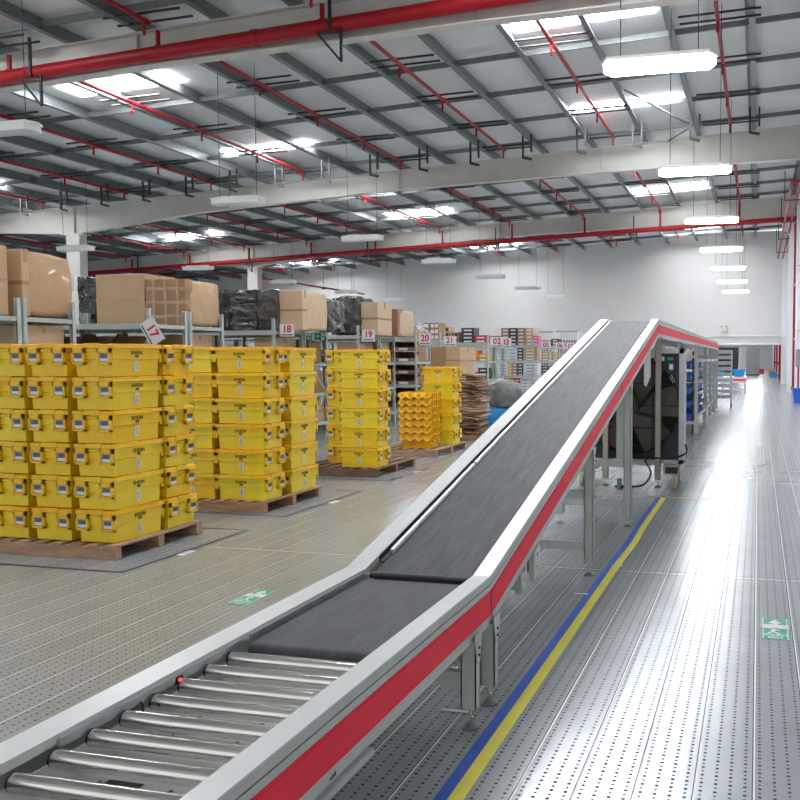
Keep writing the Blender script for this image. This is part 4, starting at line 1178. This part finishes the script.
# row 19
x0, x1 = span(328, 360, 18.6); h = hgt(297, 345, 18.6)
lump('film_bundle', (x1 - x0, .9, h), 61, .14, 'filmg', ((x0 + x1) / 2, 19.05, ZR), 'big round black and grey film bundle left of sign 19', group='wrapped bundles on the racks', rnd=.45, sub=16)
x0, x1 = span(361, 378, 18.7); h = hgt(302, 370, 18.7)
carton(x0, x1, 18.7, 19.5, ZR, h, 'pale carton standing above sign 19', 'cardl')
x0, x1 = span(378, 398, 19.75); h = hgt(309, 388, 19.75)
r = carton(x0, x1, 19.75, 20.3, ZR, h, 'brown carton with a sloping side painted lit right of sign 19', 'cardd')
lump('bulging_side', (x1 - x0, .9, h * .98), 66, .02, 'cardl', (.012, .28, 0), None, rnd=.22, sub=10, parent=r)  # paler colour than the front paints light falling on this side
carton(-9.85, -9.3, 19.8, 20.5, 1.646, .5, 'pale carton on the shelf below the sloping carton', 'cardl')
carton(-9.85, -9.3, 18.7, 19.5, 1.646, .48, 'carton on the shelf just below sign 19', 'card')
lump('wrapped_clothes', (.8, .6, .3), 71, .2, 'filmg', (-10.4, 19.0, 1.646), 'dark wrapped clothes on the shelf left of sign 19', 'clothes', rnd=.3)
# row 20 top
x0, x1 = span(396, 418, 22.1)
r = carton(x0, x1, 22.1, 22.8, ZR, .20, 'low open carton full of white papers left of sign 20', 'card', tape=False)
lump('paper_heap', (x1 - x0 - .1, .5, .28), 75, .35, 'filmw', (0, 0, .16), None, rnd=.3, parent=r)
# bins


def tray_copies(grid_fn, proto_mb, label, cat, group, name):
    pr = None
    for p in grid_fn:
        if pr is None: pr = proto_mb.build(name, None, p); o = pr
        else: o = pr.copy(); COL.objects.link(o); o.location = p
        tag(o, label, cat, group)


def binmb(w, h, m='cardd', d=.38):
    b = MB()
    b.box(-w, w, -d, d, 0, .01, m).box(-w, w, d - .01, d, 0, h, m).box(-w, w, -d, -d + .01, 0, h * .35, m)
    for sx in (-1, 1):
        b.add([(sx * w, -d, 0), (sx * w, d, 0), (sx * w, d, h), (sx * w, -d * .1, h), (sx * w, -d, h * .35), (sx * (w - .01), -d, 0), (sx * (w - .01), d, 0), (sx * (w - .01), d, h), (sx * (w - .01), -d * .1, h), (sx * (w - .01), -d, h * .35)],
              [(0, 1, 2, 3, 4), (5, 6, 7, 8, 9), (0, 5, 9, 4), (4, 9, 8, 3), (3, 8, 7, 2)], m)
    b.box(-w * .35, w * .35, -d - .003, -d, h * .06, h * .30, 'paper')
    return b


pos = [(-9.63 - .78 * i, 22.5, z) for z in (.366, .666, 1.006, 1.306, 1.646, 1.946) for i in range(2)]
tray_copies(pos, binmb(.37, .28), 'open brown picking bin with a white label under sign 20', 'bin', 'picking bins on rack 20', 'picking_bin')
# box trays on top of rack 20/21
def boxtray(w, h, d, m, inner):
    b = MB(); b.box(-w, w, -d, d, 0, h, m)
    for i in (-1, 1): b.box(i * w * .5 - w * .36, i * w * .5 + w * .36, -d - .012, -d + .001, h * .15, h * .78, inner)
    return b


pos = [(at(xp, 330, Y=23.95).x, 24.25, ZR + .17 * k) for c, xp in enumerate((415.5, 425, 434.5)) for k in range(3)]
tray_copies(pos, boxtray(.13, .168, .3, 'cardd', 'paper'), 'brown box with a white front stacked on top between signs 20 and 21', 'box', 'brown boxes above sign 20', 'shoe_box')
pos = [(at(xp, 330, Y=28.55).x, 28.87, ZR + .19 * k) for c, xp in enumerate((444.5, 454)) for k in range(3 - c)]
tray_copies(pos, boxtray(.15, .188, .3, 'card', 'bblack'), 'pale brown box with a dark front stacked above sign 21', 'box', 'boxes above sign 21', 'shoe_box')


def boxfield(y, xpa, xpb, z0, nk, cols, rackname, d=.28, h=.13, wpx=8, jitter=0):
    """shoe boxes side by side between two photo columns, nk high, colour per column"""
    xa, xb = at(xpa, 340, Y=y).x, at(xpb, 340, Y=y).x
    w = .30; n = max(1, int((xb - xa) / (w + .01))); w = (xb - xa) / n
    off = CNT.get(rackname, 0); CNT[rackname] = off + n
    for i in range(n):
        m = cols[i % len(cols)]; k_n = nk - (random.randint(0, 1) if jitter else 0)
        for k in range(k_n):
            key = (m, round(w, 2), h)
            if key not in BOX:
                b = MB(); b.box(-w / 2 + .008, w / 2 - .008, -d, d, 0, h * .72, m).box(-w / 2 + .003, w / 2 - .003, -d - .006, d + .006, h * .66, h * .97, m)
                b.box(-w * .3, w * .3, -d - .004, -d, h * .12, h * .5, 'paper' if m not in ('bwhite',) else 'barc')
                BOX[key] = b.mesh('shoe_box')
            o = bpy.data.objects.new('shoe_box', BOX[key]); COL.objects.link(o)
            o.location = (xa + w * (i + .5), y + d + .03, z0 + .001 + k * h)
            cn = {'bwhite': 'white', 'bblack': 'black', 'bredbox': 'red', 'card': 'brown', 'cardd': 'umber', 'byel': 'yellow', 'pink': 'pink', 'orange': 'orange'}[m]
            tag(o, '%s shoe box, %s up and %s along, %s' % (cn, ORD[k], ORD[i + off], rackname), 'box', 'shoe boxes ' + rackname)


BOX = {}
ORD = ['first', 'second', 'third', 'fourth', 'fifth', 'sixth', 'seventh', 'eighth', 'ninth', 'tenth', 'eleventh', 'twelfth', 'thirteenth', 'fourteenth', 'fifteenth', 'sixteenth', 'seventeenth', 'eighteenth', 'nineteenth', 'twentieth']
CNT = {}
# top of rack 21 / 02: dark and red boxes
boxfield(28.58, 461, 474, ZR, 4, ['bblack', 'bblack'], 'atop the rack left of sign 02')
boxfield(28.58, 474, 487, ZR, 2, ['bredbox'], 'in the low pile by sign 02')
boxfield(28.58, 459, 487, 1.651, 3, ['bwhite', 'orange', 'byel', 'bredbox'], 'upper shelf left of sign 02', jitter=1)
boxfield(28.58, 459, 487, 1.011, 3, ['cardd', 'pink', 'bblack', 'pink'], 'middle shelf left of sign 02', jitter=1)
boxfield(28.58, 459, 487, .371, 3, ['card', 'cardd', 'bblack'], 'low shelf left of sign 02', jitter=1)
YF = 34.68
boxfield(YF, 490, 501, ZR, 3, ['bblack', 'cardd'], 'atop the rack behind sign 02')
boxfield(YF, 501, 533, ZR, 5, ['cardd', 'bblack', 'cardd', 'card', 'bblack'], 'tall dark pile above sign 03', h=.145)
boxfield(YF, 533, 538, ZR, 3, ['pink'], 'atop the rack by sign 05')
for m, a, c in (('bwhite', 498, 517), ('bblack', 517, 523), ('card', 523, 537)): boxfield(YF, a, c, 1.651, 4, [m], 'upper shelf left of sign 05')
for m, a, c in (('bwhite', 498, 508), ('byel', 508, 511.5), ('cardd', 511.5, 517), ('bblack', 517, 523), ('bwhite', 523, 537)): boxfield(YF, a, c, 1.011, 4, [m], 'middle shelf left of sign 05')
for m, a, c in (('bredbox', 499, 505), ('byel', 505, 509), ('cardd', 509, 514), ('bredbox', 514, 520), ('bwhite', 520, 537)): boxfield(YF, a, c, .371, 4, [m], 'low shelf left of sign 05')
for y, a, c, nm in ((37.68, 541, 549, 'left of sign 06'), (40.58, 551, 559, 'left of sign 07')):
    for z, cols in ((1.651, ['card', 'bwhite']), (1.011, ['bblack', 'byel', 'card']), (.371, ['cardd', 'bwhite'])):
        boxfield(y, a, c, z, 3, cols, ('upper shelf ', 'middle shelf ', 'low shelf ')[(1.651, 1.011, .371).index(z)] + nm)
boxfield(40.58, 551, 559, ZR, 3, ['bblack', 'bwhite'], 'atop the rack left of sign 07')
# wire mesh cages standing on the floor behind the far racks
for k, (xa, xb, yt) in enumerate(((539, 553, 332), (555.5, 578, 331.5), (580, 594, 334))):
    y = 46.5
    x0, x1 = at(xa, 340, Y=y).x, at(xb, 340, Y=y).x; w = x1 - x0; hh = at((xa + xb) / 2, yt, Y=y).z
    r = thing('mesh_cage', (x0, y, 0), ['grey wire mesh cage rising behind the rack by sign 05', 'tall white framed wire mesh cage rising behind sign 07', 'grey mesh cage standing on the floor behind the incline'][k], 'cage')
    b = MB()
    for dx in (0, w):
        for dy in (0, .8): b.rbar((dx, dy, 0), (dx, dy, hh), .07, .07, 'white' if k == 1 else 'bwhite')
    b.rbar((0, 0, hh), (w, 0, hh), .07, .07, 'white' if k == 2 else 'grey').build('frame', r)
    b = MB(); n = int(w / .16)
    for i in range(n): b.rbar((w * (i + .5) / n, 0, 0), (w * (i + .5) / n, 0, hh), .025, .025, 'bwhite')
    for i in range(int(hh / .16)): b.rbar((0, 0, .05 + i * .16), (w, 0, .05 + i * .16), .025, .025, 'bwhite')
    b.build('mesh', r)
    b = MB()
    for j in range(3): b.box(.1, w - .1, .15, .7, .1 + j * .95, .85 + j * .95, 'greybag')
    b.build('stored_bales', r)

# cartons stacked behind the fourth pallet
yC = 18.75
x0, x1 = at(430.5, 350, Y=yC).x, at(460, 350, Y=yC).x; zt_ = at(445, 347, Y=yC).z
xm = (x0 + x1) / 2 - .0
pallet(x0 - .1, x1 + .08, yC - .05, yC + 1.3, 'wooden pallet under the cartons in front of racks 20 and 21')
hh = (zt_ - .13) / 3 - .001
for k in range(3):
    for i, (a, c) in enumerate(((x0, xm - .004), (xm + .004, x1))):
        carton(a, c, yC, yC + 1.1, .131 + k * (hh + .001), hh, 'brown carton, %s %s in the palletted stack left of the flattened pile' % (('lowest', 'middle', 'top')[k], ('left', 'right')[i]), 'cardd' if i == 0 else 'card', group='cartons on the pallet by rack 21')

# grey bag and blue bag by the incline
c = at(500, 425, Z=0)
lump('blue_sack', (.80, .6, .44), 90, .16, 'bluebag', (c.x, c.y + .2, 0), 'blue plastic sack on the floor under the grey round bundle', 'sack', rnd=.35)
lump('blue_sack', (.6, .55, .4), 91, .16, 'bluebag', (c.x + .95, c.y + .1, 0), 'second blue sack on the floor behind the conveyor', 'sack', rnd=.35)
r = lump('round_bundle', (.84, .7, .66), 94, .07, 'greybag', (c.x + .06, c.y + .25, .46), 'round grey bundle with yellow ruffled edge beside the cartons', 'bundle', rnd=.75, sub=12)
b = MB(); pts = []
for i in range(25):
    a = PI * .05 + PI * .9 * i / 24
    pts.append((math.cos(a) * .42 - .02, -.12 + .03 * math.sin(i * 2.1), .32 + math.sin(a) * .33 + .02 * math.sin(i * 2.7)))
b.tube(pts, .035, 'byel', 6).build('ruffled_edge', r)

# ------------------------------------------------------------------ light
W = bpy.data.worlds.new('world'); S.world = W; W.use_nodes = True
bg = W.node_tree.nodes['Background']; bg.inputs[0].default_value = (.93, .96, 1, 1); bg.inputs[1].default_value = .95
S.view_settings.view_transform = 'Standard'; S.view_settings.look = 'None'; S.view_settings.gamma = 1
S.view_settings.use_curve_mapping = False; S.view_settings.exposure = .18
